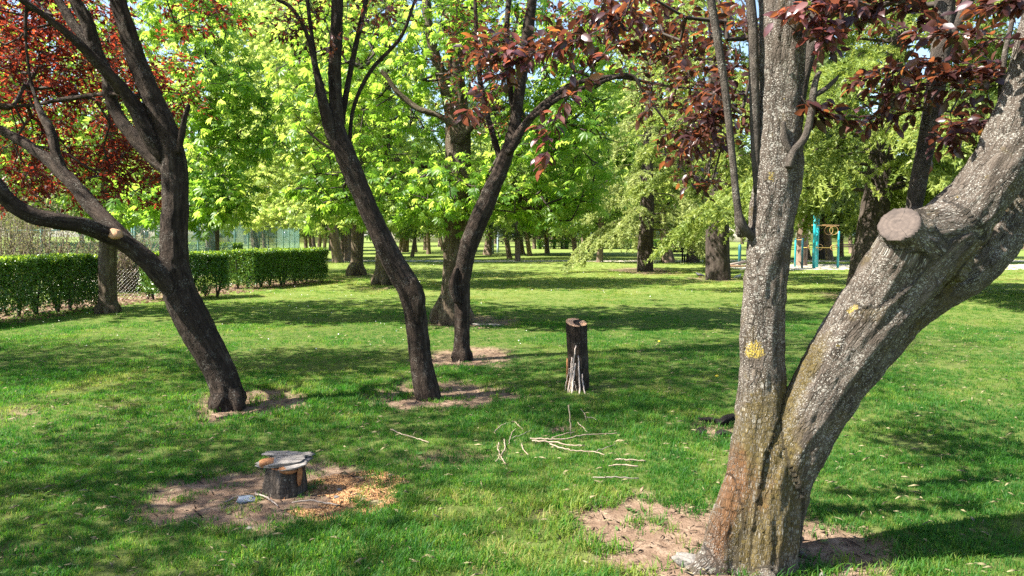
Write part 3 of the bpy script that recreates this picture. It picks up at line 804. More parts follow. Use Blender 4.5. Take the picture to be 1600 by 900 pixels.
stub = chain([(1462, 400, 112, 3.34), (1432, 378, 98, 3.24), (1403, 351, 68, 3.12), (1387, 333, 64, 3.05)], 3.2)
fc = P(1400, 353, 3.12)
fn = unit(np.array((-0.58, -0.60, 0.55)))
root1 = catmull([(*P(1140, 830, 3.4), 0.09), (*P(1118, 872, 3.36), 0.075), (*P(1085, 898, 3.32), 0.05), (*P(1060, 915, 3.3), 0.02)], 4)
root2 = catmull([(*(G(1180, 850) + (0, 0.08, 0.08)), 0.09), (*(G(1196, 900) + (0, 0.02, -0.01)), 0.06), (*(G(1215, 930) + (0, -0.02, -0.06)), 0.03)], 4)
root3 = catmull([(*(G(1205, 850) + (0.0, 0.1, 0.12)), 0.08), (*(G(1240, 865) + (0, 0.1, 0.0)), 0.05), (*(G(1290, 880) + (0, 0.05, -0.06)), 0.03)], 4)
burl = catmull([(*P(1148, 755, 3.38), 0.05), (*P(1140, 800, 3.36), 0.075), (*P(1132, 850, 3.36), 0.085), (*P(1126, 890, 3.36), 0.09)], 4)
collar = catmull([(*P(1500, 352, 3.24), 0.10), (*P(1470, 352, 3.22), 0.10), (*P(1440, 358, 3.2), 0.09)], 4)
swell = chain([(1300, 572, 70, 3.34), (1345, 505, 84, 3.31), (1380, 445, 90, 3.27), (1405, 400, 90, 3.22)], 3.3)
web = chain([(1214, 668, 50, 3.37), (1212, 720, 84, 3.37), (1204, 790, 104, 3.37), (1194, 860, 120, 3.38), (1186, 925, 130, 3.4)], 3.4)
knot = catmull([(*P(1160, 362, 3.40), 0.03), (*P(1156, 340, 3.37), 0.026)], 3)
tree_r = thing('plum_tree', 'stout lichen-spotted plum tree forking low, with a sawn-off limb stub', 'tree', (stem[0][0], stem[0][1], 0))
def marks_r(v, b):
    x, y, d = proj(v)
    n = fbm(v * 9.0, 4); n2 = fbm(v * 23.0, 3)
    moss = np.zeros(len(v)); rust = np.zeros(len(v)); yel = np.zeros(len(v))
    def g(px, py, rx, ry, a=1.0, rot=0.0):
        dx, dy = x - px, y - py
        c, s = math.cos(rot), math.sin(rot)
        return a * np.exp(-(((dx * c + dy * s) / rx) ** 2 + ((-dx * s + dy * c) / ry) ** 2))
    moss += g(1190, 770, 90, 170, 0.42) + g(1195, 690, 45, 80) + g(1240, 610, 16, 80, 0.9, 0.5) + g(1180, 790, 55, 70, 0.9) + g(1215, 740, 20, 90, 0.8) + g(1262, 570, 14, 50, 0.9, 0.6) + g(1170, 840, 45, 40, 0.6)
    moss += g(1480, 455, 14, 150, 0.8, 0.62) + 0.4 * (n > 0.6)
    rust += g(1135, 790, 20, 70, 1.0, 0.15) + g(1180, 770, 40, 50, 0.55) + g(1150, 730, 16, 40, 0.7) + g(1120, 850, 22, 40, 0.6)
    for px, py, r in ((1178, 540, 16), (1172, 552, 12), (1188, 552, 10), (1205, 270, 8), (1203, 282, 9), (1206, 208, 8), (1226, 155, 5), (1328, 487, 10), (1338, 478, 8), (1495, 308, 9), (1540, 278, 10), (1310, 540, 8)):
        yel += g(px, py, r * 1.2, r, 0.85)
    c = np.stack([np.clip(moss, 0, 1), np.clip(rust, 0, 1), np.clip(yel, 0, 1), np.ones(len(v))], -1)
    return c
chains_r = [stem, limb, limb2, stub, root1, root2, root3, burl, collar, knot, swell, web]
make_trunk(tree_r, chains_r, 0.0115, M['bark_right'], {3: (fc, fn)}, M['cut_old'], marks_r, k=0.03, d1=(0.020, 7), d2=(0.016, 22), d3=(0.007, 55), seed=3)
# thin stems on that tree
S = Soup()
s1 = chain([(1205, 392, 16, 3.44), (1162, 356, 16), (1152, 320, 13), (1144, 240, 12), (1133, 140, 13), (1121, 60, 14), (1108, -20, 14), (1090, -160, 12)], 3.36)
s2 = chain([(1182, 300, 10), (1180, 220, 16), (1178, 120, 17), (1176, 40, 17), (1166, -60, 15), (1150, -200, 12)], 3.40)
s3 = chain([(1232, 262, 15), (1240, 238, 15), (1258, 214, 13), (1268, 175, 13), (1271, 145, 12), (1276, 122, 10), (1282, 112, 6)], 3.30)
s3b = chain([(1271, 150, 9), (1288, 140, 9), (1304, 126, 7), (1310, 119, 4)], 3.30)
s3c = chain([(1240, 245, 12), (1228, 222, 12), (1224, 190, 7)], 3.31)
s4 = chain([(1452, 440, 28, 3.52), (1430, 375, 27, 3.72), (1428, 330, 26), (1434, 290, 28), (1450, 210, 29), (1466, 110, 31), (1474, 40, 32), (1480, -60, 30), (1490, -220, 26)], 3.85)
s4b = chain([(1448, 205, 12), (1458, 120, 15), (1468, 60, 17), (1476, -20, 17)], 3.88)
s4c = chain([(1470, 90, 18), (1490, 45, 20), (1512, 0, 20), (1545, -80, 18)], 3.83)
s5 = chain([(1222, 262, 18, 3.44), (1244, 200, 16), (1256, 120, 20), (1272, 50, 24), (1284, -30, 24), (1300, -160, 20)], 3.62)
s6 = chain([(1606, 205, 10, 3.28), (1566, 180, 9), (1568, 100, 9), (1580, 40, 8), (1600, -60, 7)], 3.5)
for c in (s1, s2, s3, s3b, s3c, s4, s4b, s4c, s5, s6):
    S1 = Soup(); S1.tube(c, 12); S1.build('shoot', tree_r, M['bark_shoot'], True)
def ppath(pts, D):
    return [(*P(p[0], p[1], p[2] if len(p) > 2 and p[2] < 20 else D), 0.0035 - 0.002 * i_ / len(pts)) for i_, p in enumerate(pts)]
sprays = [(ppath([(1010, -60), (985, 10), (930, 50), (870, 74), (800, 84), (745, 82)], 3.5), 0.11, 13),
          (ppath([(1000, -40), (960, 60), (915, 115), (880, 160), (862, 200), (857, 235)], 3.5), 0.07, 7),
          (ppath([(960, -40), (930, 20), (880, 60), (830, 70), (770, 65)], 3.7), 0.11, 10),
          (ppath([(835, 82), (800, 100), (770, 125), (735, 165)], 3.5), 0.06, 5),
          (ppath([(1240, -30), (1262, 20), (1280, 45), (1290, 62)], 3.2), 0.09, 8),
          (ppath([(1350, -50), (1330, -5), (1290, 12), (1255, 18)], 3.2), 0.09, 7),
          (ppath([(1590, 60, 3.2), (1540, 60), (1490, 52), (1440, 55)], 3.2), 0.09, 7),
          (ppath([(1570, 130), (1520, 140), (1470, 135), (1420, 140), (1400, 148)], 3.5), 0.08, 9),
          (ppath([(1580, 90), (1540, 110), (1500, 120), (1470, 100)], 3.5), 0.08, 8),
          (ppath([(1460, 170), (1420, 175), (1385, 180), (1350, 188)], 3.8), 0.08, 7),
          (ppath([(1470, 90), (1430, 95), (1390, 115), (1345, 125)], 3.8), 0.08, 8),
          (ppath([(1560, 180), (1530, 190), (1500, 195), (1475, 215)], 3.4), 0.08, 7),
          (ppath([(1252, 150), (1262, 165), (1285, 178), (1315, 182)], 3.3), 0.06, 5),
          (ppath([(1610, -30, 3.0), (1580, 0, 3.0), (1545, 10, 3.0)], 3.0), 0.08, 6),
          (ppath([(1480, 60), (1430, 10), (1380, 5), (1330, 20)], 3.5), 0.09, 10),
          (ppath([(1160, 180), (1130, 190), (1100, 205), (1068, 232)], 4.0), 0.09, 9),
          (ppath([(1165, 90), (1130, 120), (1110, 160), (1100, 180)], 4.0), 0.09, 8)]
nd = nodes_from([stem, limb, limb2, s1, s2, s4, s4c, s5], 2.1)
plum_crown(tree_r, rng, nd, [wblob(2.5, 3.7, 4.6, 1.8, 2.0, 0.8, 260), blob(1075, 60, 4.9, 110, 120, 0.8, 62), blob(1100, 205, 5.0, 55, 90, 0.6, 20), blob(1130, 110, 4.5, 50, 130, 0.5, 18),
                             blob(1400, 5, 3.9, 170, 50, 0.5, 13), blob(1500, 150, 3.9, 70, 80, 0.4, 6), blob(960, 20, 4.5, 90, 60, 0.5, 18), wblob(3.3, 4.0, 3.9, 1.4, 1.5, 0.8, 80)],
           M['plum_purple'], M['plum_near'], 0.068, 3, 5, 0.15, 290, True, sprays)

# --- left tree with red foliage
WS = 0.80
L1 = chain([(360, 650, 62), (357, 625, 60), (348, 590, 58), (322, 540, 62), (295, 490, 66), (276, 440, 58), (272, 380, 50), (274, 300, 47), (268, 235, 46), (254, 190, 42), (234, 145, 38), (214, 95, 36), (200, 50, 34), (184, 0, 32), (168, -80, 28), (150, -220, 20)], 6.6)
L2 = chain([(285, 470, 50, 6.6), (250, 428, 42, 6.5), (205, 387, 36, 6.4), (150, 360, 34, 6.2), (100, 348, 34, 6.0), (55, 338, 34, 5.9), (20, 318, 32, 5.85), (-5, 290, 30, 5.8), (-40, 240, 26, 5.8), (-90, 150, 20, 5.8)], 6.2)
L3 = chain([(215, 395, 30, 6.45), (180, 358, 30, 6.5), (145, 325, 30, 6.6), (105, 280, 28, 6.7), (55, 235, 24, 6.8), (0, 202, 20, 6.9), (-60, 170, 14, 7.0)], 6.6)
L4 = chain([(110, 285, 20, 6.7), (90, 245, 20, 6.75), (80, 205, 18, 6.8), (60, 165, 12, 6.9), (45, 110, 10, 7.0), (40, 30, 8, 7.0), (50, -60, 6, 7)], 6.7)
L5 = chain([(266, 250, 36, 6.6), (235, 215, 32, 6.55), (200, 150, 27, 6.5), (165, 110, 23, 6.4), (120, 65, 18, 6.3), (70, 25, 15, 6.2), (25, -5, 12, 6.1), (-40, -40, 8, 6)], 6.5)
L6 = chain([(185, 140, 20, 6.5), (155, 95, 24, 6.5), (138, 40, 24, 6.5), (118, 0, 22, 6.5), (95, -60, 18, 6.5), (70, -160, 12, 6.5)], 6.5)
L7 = chain([(262, 262, 34, 6.65), (228, 235, 30, 6.7), (190, 190, 26, 6.75), (172, 150, 25, 6.8), (160, 95, 22, 6.85), (110, 30, 18, 6.9), (60, -50, 14, 7)], 6.7)
L8 = chain([(280, 235, 16, 6.5), (286, 195, 14, 6.48), (295, 165, 10, 6.45)], 6.5)
L9 = chain([(225, 150, 10, 6.6), (160, 148, 10, 6.8), (100, 155, 9, 7.0), (40, 165, 8, 7.2), (-20, 160, 7, 7.3)], 6.8)
tree_l = thing('plum_tree', 'dark leaning plum tree under dense red foliage, a long low limb reaching sideways', 'tree', (L1[1][0], L1[1][1], 0))
chains_l = [L1, L2, L3, L4, L5, L6, L7, L8, L9] + base_flare(L1[1:], 5, rng, 1.2, 0.9)
make_trunk(tree_l, chains_l, 0.017, M['bark_dark'], k=0.02, d1=(0.016, 8), d2=(0.013, 20), d3=(0.006, 45), seed=8)
for px, py, r in ((179, 367, 0.042), (158, 357, 0.024)):
    S = Soup(); c = P(px, py, 6.24); S.tube([(*(c + (0, 0.05, 0)), r * 1.15), (*(c + (0, -0.028, 0.012)), r * 1.05), (*(c + (0, -0.032, 0.013)), r * 0.9)], 12); S.build('branch_scar', tree_l, M['cut_fresh'], True)
plum_crown(tree_l, rng, nodes_from(chains_l[:9], 1.7),
           [blob(100, 140, 8.3, 150, 170, 1.2, 330), blob(50, 60, 7.8, 110, 120, 1.1, 150), blob(200, 270, 8.4, 75, 60, 0.8, 75), blob(245, 140, 8.6, 50, 70, 0.8, 44), blob(60, 280, 8.0, 100, 70, 0.8, 80),
            blob(300, 20, 7.4, 70, 50, 0.6, 14), blob(345, 25, 6.8, 30, 40, 0.4, 5), wblob(-3.6, 6.6, 5.3, 2.8, 2.4, 0.9, 720), wblob(-6.2, 7.2, 3.6, 1.3, 2.0, 1.2, 300), wblob(-3.3, 5.2, 4.7, 1.9, 1.0, .6, 150)],
           M['plum_red'], M['plum_red_near'], 0.062, 4, 5, 0.17, 120)

# --- middle leaning tree
m1 = chain([(674, 640, 54), (668, 612, 50), (657, 560, 44), (650, 500, 44), (640, 455, 47), (618, 415, 46), (598, 375, 42), (575, 325, 38), (554, 275, 38), (538, 235, 40), (528, 200, 30), (524, 150, 26), (524, 90, 25), (526, 30, 24), (530, -60, 22), (540, -200, 16)], 7.0)
m2 = chain([(545, 262, 26, 7.0), (530, 236, 24, 6.98), (516, 205, 24, 6.95), (505, 160, 20, 6.9), (492, 100, 13, 6.9), (478, 50, 11, 6.85), (455, 12, 10, 6.8), (428, -5, 9, 6.8), (390, -60, 7, 6.7)], 7.0)
m3 = chain([(532, 200, 14), (542, 140, 12), (555, 75, 11), (570, 10, 10), (590, -80, 8)], 7.1)
m4 = chain([(545, 245, 8), (552, 170, 8), (580, 110, 8), (625, 60, 7), (645, 10, 6), (670, -60, 5)], 7.1)
m5 = chain([(498, 130, 8), (488, 60, 8), (480, 0, 8), (470, -80, 6)], 6.95)
m6 = chain([(528, 238, 6), (505, 225, 5), (480, 205, 4)], 6.95)
tree_m = thing('plum_tree', 'slim dark plum tree with a kinked leaning trunk on a bare soil ring', 'tree', (m1[1][0], m1[1][1], 0))
chains_m = [m1, m2, m3, m4, m5, m6] + [chain([(648, 440, 20, 6.86), (654, 470, 30, 6.9), (655, 500, 16, 6.92)], 6.9)]
make_trunk(tree_m, chains_m[:2] + chains_m[6:], 0.015, M['bark_dark'], k=0.02, d1=(0.012, 9), d2=(0.010, 22), d3=(0.005, 50), seed=21)
for c in (m3, m4, m5, m6):
    S = Soup(); S.tube(c, 8); S.build('limb', tree_m, M['bark_dark'], True)
plum_crown(tree_m, rng, nodes_from(chains_m[:6], 2.4), [blob(500, 40, 7.0, 90, 60, 0.7, 20), blob(450, 55, 7.0, 40, 25, 0.3, 6), blob(590, 30, 7.0, 70, 60, 0.6, 14), wblob(-1.7, 7.0, 5.2, 2.0, 1.9, 0.9, 460)],
           M['plum_purple'], M['plum_near'], 0.062, 3, 5, 0.16, 100)

# --- middle tree leaning the other way
q1 = chain([(721, 575, 36), (721, 552, 34), (722, 500, 31), (722, 440, 33), (732, 385, 36), (752, 335, 36), (772, 290, 33), (790, 245, 28), (803, 200, 24), (812, 140, 22), (822, 70, 22), (832, 0, 20), (845, -120, 16), (850, -240, 10)], 9.2)
q2 = chain([(797, 235, 18), (825, 190, 16), (862, 155, 15), (900, 130, 13), (960, 120, 10), (1030, 132, 8), (1090, 140, 6)], 9.1)
q3 = chain([(785, 260, 14), (768, 205, 13), (752, 140, 12), (745, 70, 11), (742, 0, 10), (735, -90, 8)], 9.3)
q4 = chain([(806, 190, 14), (795, 120, 13), (792, 50, 12), (797, -20, 10)], 9.3)
q5 = chain([(830, 185, 10), (880, 150, 9), (940, 128, 7), (985, 118, 8), (1010, 150, 5), (1040, 190, 4)], 9.0)
q6 = chain([(712, 470, 12), (706, 445, 16), (712, 420, 10)], 9.1)
tree_q = thing('plum_tree', 'slim dark plum tree bending sideways in front of the big chestnut trunk', 'tree', (q1[1][0], q1[1][1], 0))
chains_q = [q1, q2, q3, q4, q5] + base_flare(q1[1:], 4, rng, 1.15, 0.8) + [q6]
make_trunk(tree_q, [q1, q2, q3, q4] + chains_q[5:], 0.018, M['bark_dark'], k=0.022, d1=(0.014, 9), d2=(0.012, 20), d3=(0.005, 45), seed=33)
S = Soup(); S.tube(q5, 7); S.build('limb', tree_q, M['bark_dark'], True)
plum_crown(tree_q, rng, nodes_from([q1, q2, q3, q4, q5], 2.8), [blob(755, 100, 9.2, 70, 110, 0.8, 100), blob(1040, 130, 9.1, 90, 60, 0.6, 34), blob(1080, 235, 9.6, 60, 70, 0.6, 26), blob(850, 40, 9.2, 90, 60, 0.7, 30), wblob(-0.2, 9.2, 5.7, 2.3, 1.9, 1.0, 400)],
           M['plum_purple'], M['plum_near'], 0.058, 3, 5, 0.17, 60)

# --- a fifth plum just outside the frame on the left, whose crown shades the lawn
tree_o = thing('plum_tree', 'purple plum tree standing beside the lawn, left of the leaning tree', 'tree', (-6.2, 3.6, 0))
o1 = catmull([(-6.2, 3.6, -0.1, 0.19), (-6.2, 3.6, 0.6, 0.15), (-6.1, 3.6, 1.5, 0.14), (-5.9, 3.5, 2.4, 0.13), (-5.6, 3.6, 3.4, 0.09), (-5.4, 3.6, 4.4, 0.05)], 5)
o2 = catmull([(-6.05, 3.6, 1.7, 0.1), (-6.5, 3.9, 2.7, 0.08), (-6.9, 4.2, 3.8, 0.05)], 5)
make_trunk(tree_o, [o1, o2] + base_flare(o1[2:], 5, rng), 0.025, M['bark_dark'], d1=(0.018, 8), d2=(0.01, 18))
plum_crown(tree_o, rng, nodes_from([o1, o2], 1.9), [wblob(-5.5, 3.6, 4.4, 2.1, 2.1, 1.2, 800), wblob(-5.2, 2.4, 3.8, 1.5, 1.5, 0.8, 220)], M['plum_purple'], None, 0.062, 3, 5, 0.17)

# ------------------------------------------------------------------ horse chestnuts
WS = 0.95
def chestnut(th, rng, chains, blobs, mat, size, n_twig=2, n_leaf=3, near=0, rich=True, nodez=2.2, tint0=0.0, r0=0.004):
    tg = in_blobs(rng, blobs)
    pos, par, n0, tips = grow(rng, nodes_from(chains, nodez), tg, 0.4, 0.06, 0.03)
    S = Soup(); branch_soup(S, pos, par, n0, r0, 0.5, 0.06, 4)
    base = pos[tips]; od = unit(pos[tips] - pos[par[tips]])
    lp, ld, a, b = sprigs(rng, base, od, n_twig, 0.32, n_leaf, 0.1, 0.8)
    twig_soup(S, a, b, 0.004); S.build('branches', th, M['twig'], kind='stuff')
    ld = unit(ld * np.array((1, 1, 0.5)) + np.array((0, 0, -0.35)))
    nr = unit(rng.normal(size=lp.shape) * 0.42 + np.array((0, 0, 1.0)))
    sz = size * (0.65 + 0.6 * rng.random(len(lp)))
    tint = np.clip(rng.random(len(lp)) * 0.75 + tint0 + 0.6 * (fbm(lp * 0.9, 3) - 0.45), 0, 1)
    m = pick_near(lp, near) if near else np.zeros(len(lp), bool)
    leaf_soup('crown', th, T_palm(6, None, rich), mat, lp[~m], ld[~m], nr[~m], sz[~m], tint[~m])
    if near: leaf_objects(th, T_palm(6), M['chestnut_near'], lp[m], ld[m], nr[m], sz[m])

rng = np.random.default_rng(23)
c1 = chain([(707, 520, 58), (708, 495, 50), (712, 440, 46), (714, 380, 44), (715, 300, 42), (715, 210, 42), (713, 150, 34), (712, 90, 26), (712, 20, 22), (710, -80, 18), (712, -220, 10)], 13.1)
c1b = chain([(715, 215, 20), (700, 160, 20), (684, 100, 19), (670, 40, 17), (664, -30, 15), (650, -140, 10)], 13.0)
c1c = chain([(712, 195, 12), (680, 178, 12), (650, 168, 11), (622, 145, 10), (600, 115, 8), (575, 95, 5)], 12.6)
c1d = chain([(716, 220, 12), (745, 190, 11), (775, 170, 9), (820, 170, 8), (870, 180, 6)], 12.9)
c1e = chain([(716, 260, 10), (755, 300, 9), (800, 320, 8), (845, 338, 6)], 12.5)
c1f = chain([(714, 240, 10), (670, 260, 8), (620, 250, 7), (560, 255, 5)], 13.6)
tree_c1 = thing('horse_chestnut', 'big horse chestnut with a thick fissured trunk behind the middle plum trees', 'tree', (c1[1][0], c1[1][1], 0))
ch1 = [c1, c1b, c1c, c1d, c1e, c1f]
make_trunk(tree_c1, ch1 + base_flare(c1[1:], 6, rng, 1.15, 1.0) + [chain([(697, 500, 20), (700, 460, 18), (706, 400, 14), (708, 330, 8)], 12.85)], 0.03, M['bark_chestnut'], k=0.08, d1=(0.03, 5), d2=(0.02, 12), d3=(0.008, 30), seed=5)
chestnut(tree_c1, rng, ch1, [blob(560, 170, 13.4, 150, 150, 1.8, 171), blob(920, 90, 13, 80, 90, 1.4, 88), blob(860, 230, 12.8, 110, 110, 1.6, 240), blob(640, 40, 13, 200, 120, 2.0, 148), blob(800, 80, 12.9, 150, 120, 1.8, 148), blob(690, 300, 12.2, 110, 45, 1.0, 91), blob(850, 315, 12.3, 90, 36, 1.0, 68), blob(540, 300, 12.8, 90, 45, 1.2, 68), wblob(-0.8, 13.2, 7.8, 3.4, 3.2, 1.8, 81)],
         M['chestnut'], 0.14, 2, 3, 290, nodez=2.0, tint0=0.1, r0=0.0075)

c4 = chain([(169, 508, 34), (169, 488, 31), (168, 440, 27), (168, 390, 27), (170, 330, 25), (172, 250, 22), (175, 150, 18), (178, 40, 14), (180, -150, 8)], 14.7)
c4b = chain([(172, 320, 10), (215, 290, 9), (265, 275, 8), (320, 270, 6)], 14.2)
c4c = chain([(174, 240, 12), (225, 190, 10), (285, 150, 8), (340, 120, 6)], 14.0)
tree_c4 = thing('horse_chestnut', 'young horse chestnut with a straight grey trunk at the end of the left hedge', 'tree', (c4[1][0], c4[1][1], 0))
make_trunk(tree_c4, [c4, c4b, c4c] + base_flare(c4[1:], 4, rng, 1.02, 0.6), 0.03, M['bark_chestnut'], k=0.06, d1=(0.018, 6), d2=(0.010, 16))
chestnut(tree_c4, rng, [c4, c4b, c4c], [blob(300, 10, 13.6, 90, 60, 1.2, 81), blob(335, 180, 13.2, 80, 150, 1.3, 264), blob(265, 320, 13.2, 110, 34, 1.0, 97), blob(120, 190, 14.6, 190, 170, 1.8, 279), blob(330, 320, 12.6, 60, 34, 0.8, 36), wblob(-8.0, 14.5, 6.6, 2.8, 2.6, 1.6, 208), wblob(-10.5, 14, 4.2, 2, 2, 1.5, 111)],
         M['chestnut'], 0.14, 2, 3, 200, nodez=1.9)

c2 = chain([(597, 462, 34), (597, 447, 27), (598, 420, 25), (600, 360, 23), (602, 280, 20), (604, 180, 16), (606, 60, 12), (606, -80, 7)], 23.0)
tree_c2 = thing('horse_chestnut', 'pale-barked horse chestnut half hidden by the kinked plum trunk', 'tree', (c2[1][0], c2[1][1], 0))
make_trunk(tree_c2, [c2] + base_flare(c2[1:], 5, rng, 1.2, 0.9), 0.045, M['bark_chestnut'], k=0.08, d1=(0.03, 4), d2=(0.016, 10))
chestnut(tree_c2, rng, [c2], [blob(490, 170, 22, 110, 170, 2.5, 520), blob(640, 200, 23, 130, 140, 2.8, 460), blob(520, 330, 21.5, 120, 26, 2.0, 120), blob(560, 0, 22.5, 190, 130, 2.6, 525), blob(640, 330, 21.5, 60, 26, 1.5, 67), blob(780, 300, 22, 110, 60, 2, 260), blob(880, 250, 24, 90, 110, 2, 240)],
         M['chestnut_pale'], 0.155, 2, 3, 0, False, 2.0, 0.05)
c3 = chain([(557, 445, 30), (557, 431, 22), (558, 405, 20), (559, 350, 19), (559, 260, 16), (560, 120, 12), (560, 0, 8)], 28.5)
tree_c3 = thing('horse_chestnut', 'pale-barked horse chestnut standing free beyond the end of the long hedge', 'tree', (c3[1][0], c3[1][1], 0))
make_trunk(tree_c3, [c3] + base_flare(c3[1:], 5, rng, 1.2, 1.0), 0.05, M['bark_chestnut'], k=0.08, d1=(0.03, 4), d2=(0.016, 10))
chestnut(tree_c3, rng, [c3], [blob(410, 20, 26, 90, 60, 2.5, 148), blob(440, 200, 27, 90, 150, 3, 453), blob(400, 310, 26, 80, 50, 2.2, 194), blob(560, 200, 28, 120, 140, 3, 345), blob(430, 40, 27, 90, 90, 3, 237)],
         M['chestnut_pale'], 0.165, 2, 3, 0, False, 2.2, 0.2)
c5 = chain([(330, 440, 26), (331, 425, 22), (332, 360, 20), (333, 250, 16), (335, 100, 10)], 31.0)
tree_c5 = thing('horse_chestnut', 'tall yellow-green horse chestnut rising beyond the green wire fence', 'tree', (c5[1][0], c5[1][1], 0))
make_trunk(tree_c5, [c5], 0.06, M['bark_chestnut'], d1=(0.03, 4))
chestnut(tree_c5, rng, [c5], [blob(240, 40, 30, 150, 100, 3, 170), blob(430, -10, 32, 130, 70, 3, 120), blob(330, 220, 30, 120, 130, 3, 472), blob(340, 80, 30, 110, 100, 3, 292), blob(200, 250, 31, 120, 110, 3, 360)], M['chestnut_pale'], 0.165, 2, 3, 0, False, 2.2, 0.15)

# ------------------------------------------------------------------ cedars with drooping sprays
def cedar(th, rng, base, H, r, lean, zmin, Lmax, nb, mat, dens=1.0, az=None, width=0.022, droop=1.0, ln=0.085, trunk_mat='bark_cedar', vox=0.045, nn=6):
    x0, y0 = base; lx, ly = lean
    tr = catmull([(x0, y0, -0.25, r * 1.15), (x0, y0, 0.12, r * 1.04), (x0 + lx * 0.12, y0 + ly * 0.12, H * 0.1, r * 0.95), (x0 + lx * 0.35, y0 + ly * 0.35, H * 0.3, r * 0.8), (x0 + lx * 0.7, y0 + ly * 0.7, H * 0.65, r * 0.45), (x0 + lx, y0 + ly, H, 0.03)], 6)
    make_trunk(th, [tr], vox, M[trunk_mat], k=0.1, d1=(0.04, 3.5), d2=(0.03, 9), d3=(0.01, 22))
    S = Soup(); P_, D_, T_ = [], [], []
    for q in range(nb):
        u = (q + rng.random()) / nb
        z = zmin + (H * 0.97 - zmin) * u ** 1.25
        L = Lmax * (1 - (z / H)) ** 0.75 * (0.75 + 0.4 * rng.random()) + 0.3
        a = q * 2.39996 + rng.normal() * 0.3 if az is None else az[0] + (az[1] - az[0]) * rng.random()
        c0 = np.array((np.interp(z, tr[:, 2], tr[:, 0]), np.interp(z, tr[:, 2], tr[:, 1]), z))
        h = np.array((math.cos(a), math.sin(a), 0)); up = 0.12 + 0.2 * rng.random()
        t = np.linspace(0, 1, 9)
        bend = (up * t - (0.42 + 0.25 * rng.random()) * droop * t ** 2.2) * L
        sw = np.array((-h[1], h[0], 0)) * rng.normal() * 0.12 * L
        path = c0 + h * (t[:, None] * L) + np.array((0, 0, 1.0)) * bend[:, None] + sw * (t[:, None] ** 2)
        path[:, 2] = np.maximum(path[:, 2], 0.25)
        rr = (0.012 + 0.018 * L) * (1 - 0.9 * t)
        S.tube(np.hstack([path, rr[:, None] * 0.5]), 5, False)
        ns = max(6, int(L * 9 * dens))
        us = 0.12 + 0.88 * np.sqrt(rng.random(ns))
        for s in range(ns):
            k = us[s]; b = np.array([np.interp(k, t, path[:, m]) for m in range(3)])
            sd = 1 if s % 2 else -1
            dl = L * 0.34 * (1.15 - k) * (0.6 + 0.7 * rng.random()) + 0.18
            hd = unit(h * (0.55 + 0.5 * rng.random()) + np.array((-h[1], h[0], 0)) * sd * (0.9 * rng.random() + 0.25))
            m_ = max(4, int(dl / 0.075))
            v = np.linspace(0.05, 1, m_)
            sp = b + hd * (v[:, None] * dl) + np.array((0, 0, -1.0)) * ((0.28 + 0.55 * droop * rng.random()) * dl * v ** 1.7)[:, None]
            sp[:, 2] = np.maximum(sp[:, 2], 0.12)
            P_.append(np.repeat(sp, nn, 0)); dd = np.gradient(sp, axis=0)
            D_.append(np.repeat(unit(dd), nn, 0))
            T_.append(np.full(m_ * nn, 0.25 + 0.55 * rng.random()) + np.repeat(v * 0.3, nn) - 0.12)
    S.build('branches', th, M['twig'], kind='stuff')
    P_ = np.vstack(P_); D_ = np.vstack(D_); T_ = np.concatenate(T_)
    n = len(P_)
    d = unit(D_ * 0.55 + rng.normal(size=(n, 3)) * 0.62 + np.array((0, 0, -0.12)))
    leaf_soup('needles', th, T_tri_w(width / ln), mat, P_ + rng.normal(size=(n, 3)) * 0.02, d, unit(rng.normal(size=(n, 3)) + np.array((0, 0, 0.8))), ln * (0.6 + 0.8 * rng.random(n)), T_ + rng.normal(size=n) * 0.08)
    return n
def T_tri_w(wd):
    return np.array([(0, -.6 * wd, 0), (0, .6 * wd, 0), (1, 0, 0)], float), np.array([(0, 2, 1)])
rng = np.random.default_rng(41)
g = G(1345, 463)
t = thing('cedar', 'large cedar leaning behind the forked plum tree, pale green drooping sprays', 'tree', (g[0], g[1], 0))
n1 = cedar(t, rng, (g[0], g[1]), 13, 0.36, (1.6, 0.5), 2.6, 5.6, 84, M['cedar'], 1.75, width=0.036, ln=0.10, nn=6)
g = G(1008, 424)
t = thing('cedar', 'cedar with pale weeping sprays sweeping down to the lawn around its dark trunk', 'tree', (g[0], g[1], 0))
n2 = cedar(t, rng, (g[0], g[1]), 12, 0.34, (0.2, 0.4), 1.7, 3.6, 46, M['cedar_pale'], 1.6, width=0.042, ln=0.11, droop=1.3, nn=7)
g = G(1122, 437)
t = thing('cedar', 'thick-trunked cedar with pigeons at its foot, dark crown', 'tree', (g[0], g[1], 0))
n3 = cedar(t, rng, (g[0], g[1]), 14, 0.42, (-0.3, 0.3), 3.6, 3.4, 56, M['cedar'], 1.4, width=0.038, ln=0.105, nn=7)
g = G(1660, 455)
t = thing('cedar', 'cedar behind the right-hand limbs of the forked plum, crown cut by the frame', 'tree', (g[0], g[1], 0))
n4 = cedar(t, rng, (g[0], g[1]), 14, 0.40, (0.2, 0.0), 3.0, 5.6, 66, M['cedar'], 1.1, width=0.045, ln=0.12, nn=6)
g = G(1245, 408)
t = thing('cedar', 'tall cedar rising beyond the teal exercise frame', 'tree', (g[0] + 3, g[1] + 4, 0))
n5 = cedar(t, rng, (g[0] + 3, g[1] + 4), 16, 0.4, (0.2, 0.0), 2.8, 6.5, 50, M['cedar'], 0.9, width=0.13, ln=0.26, nn=4)
print('cedar strips', n1, n2, n3, n4, n5)

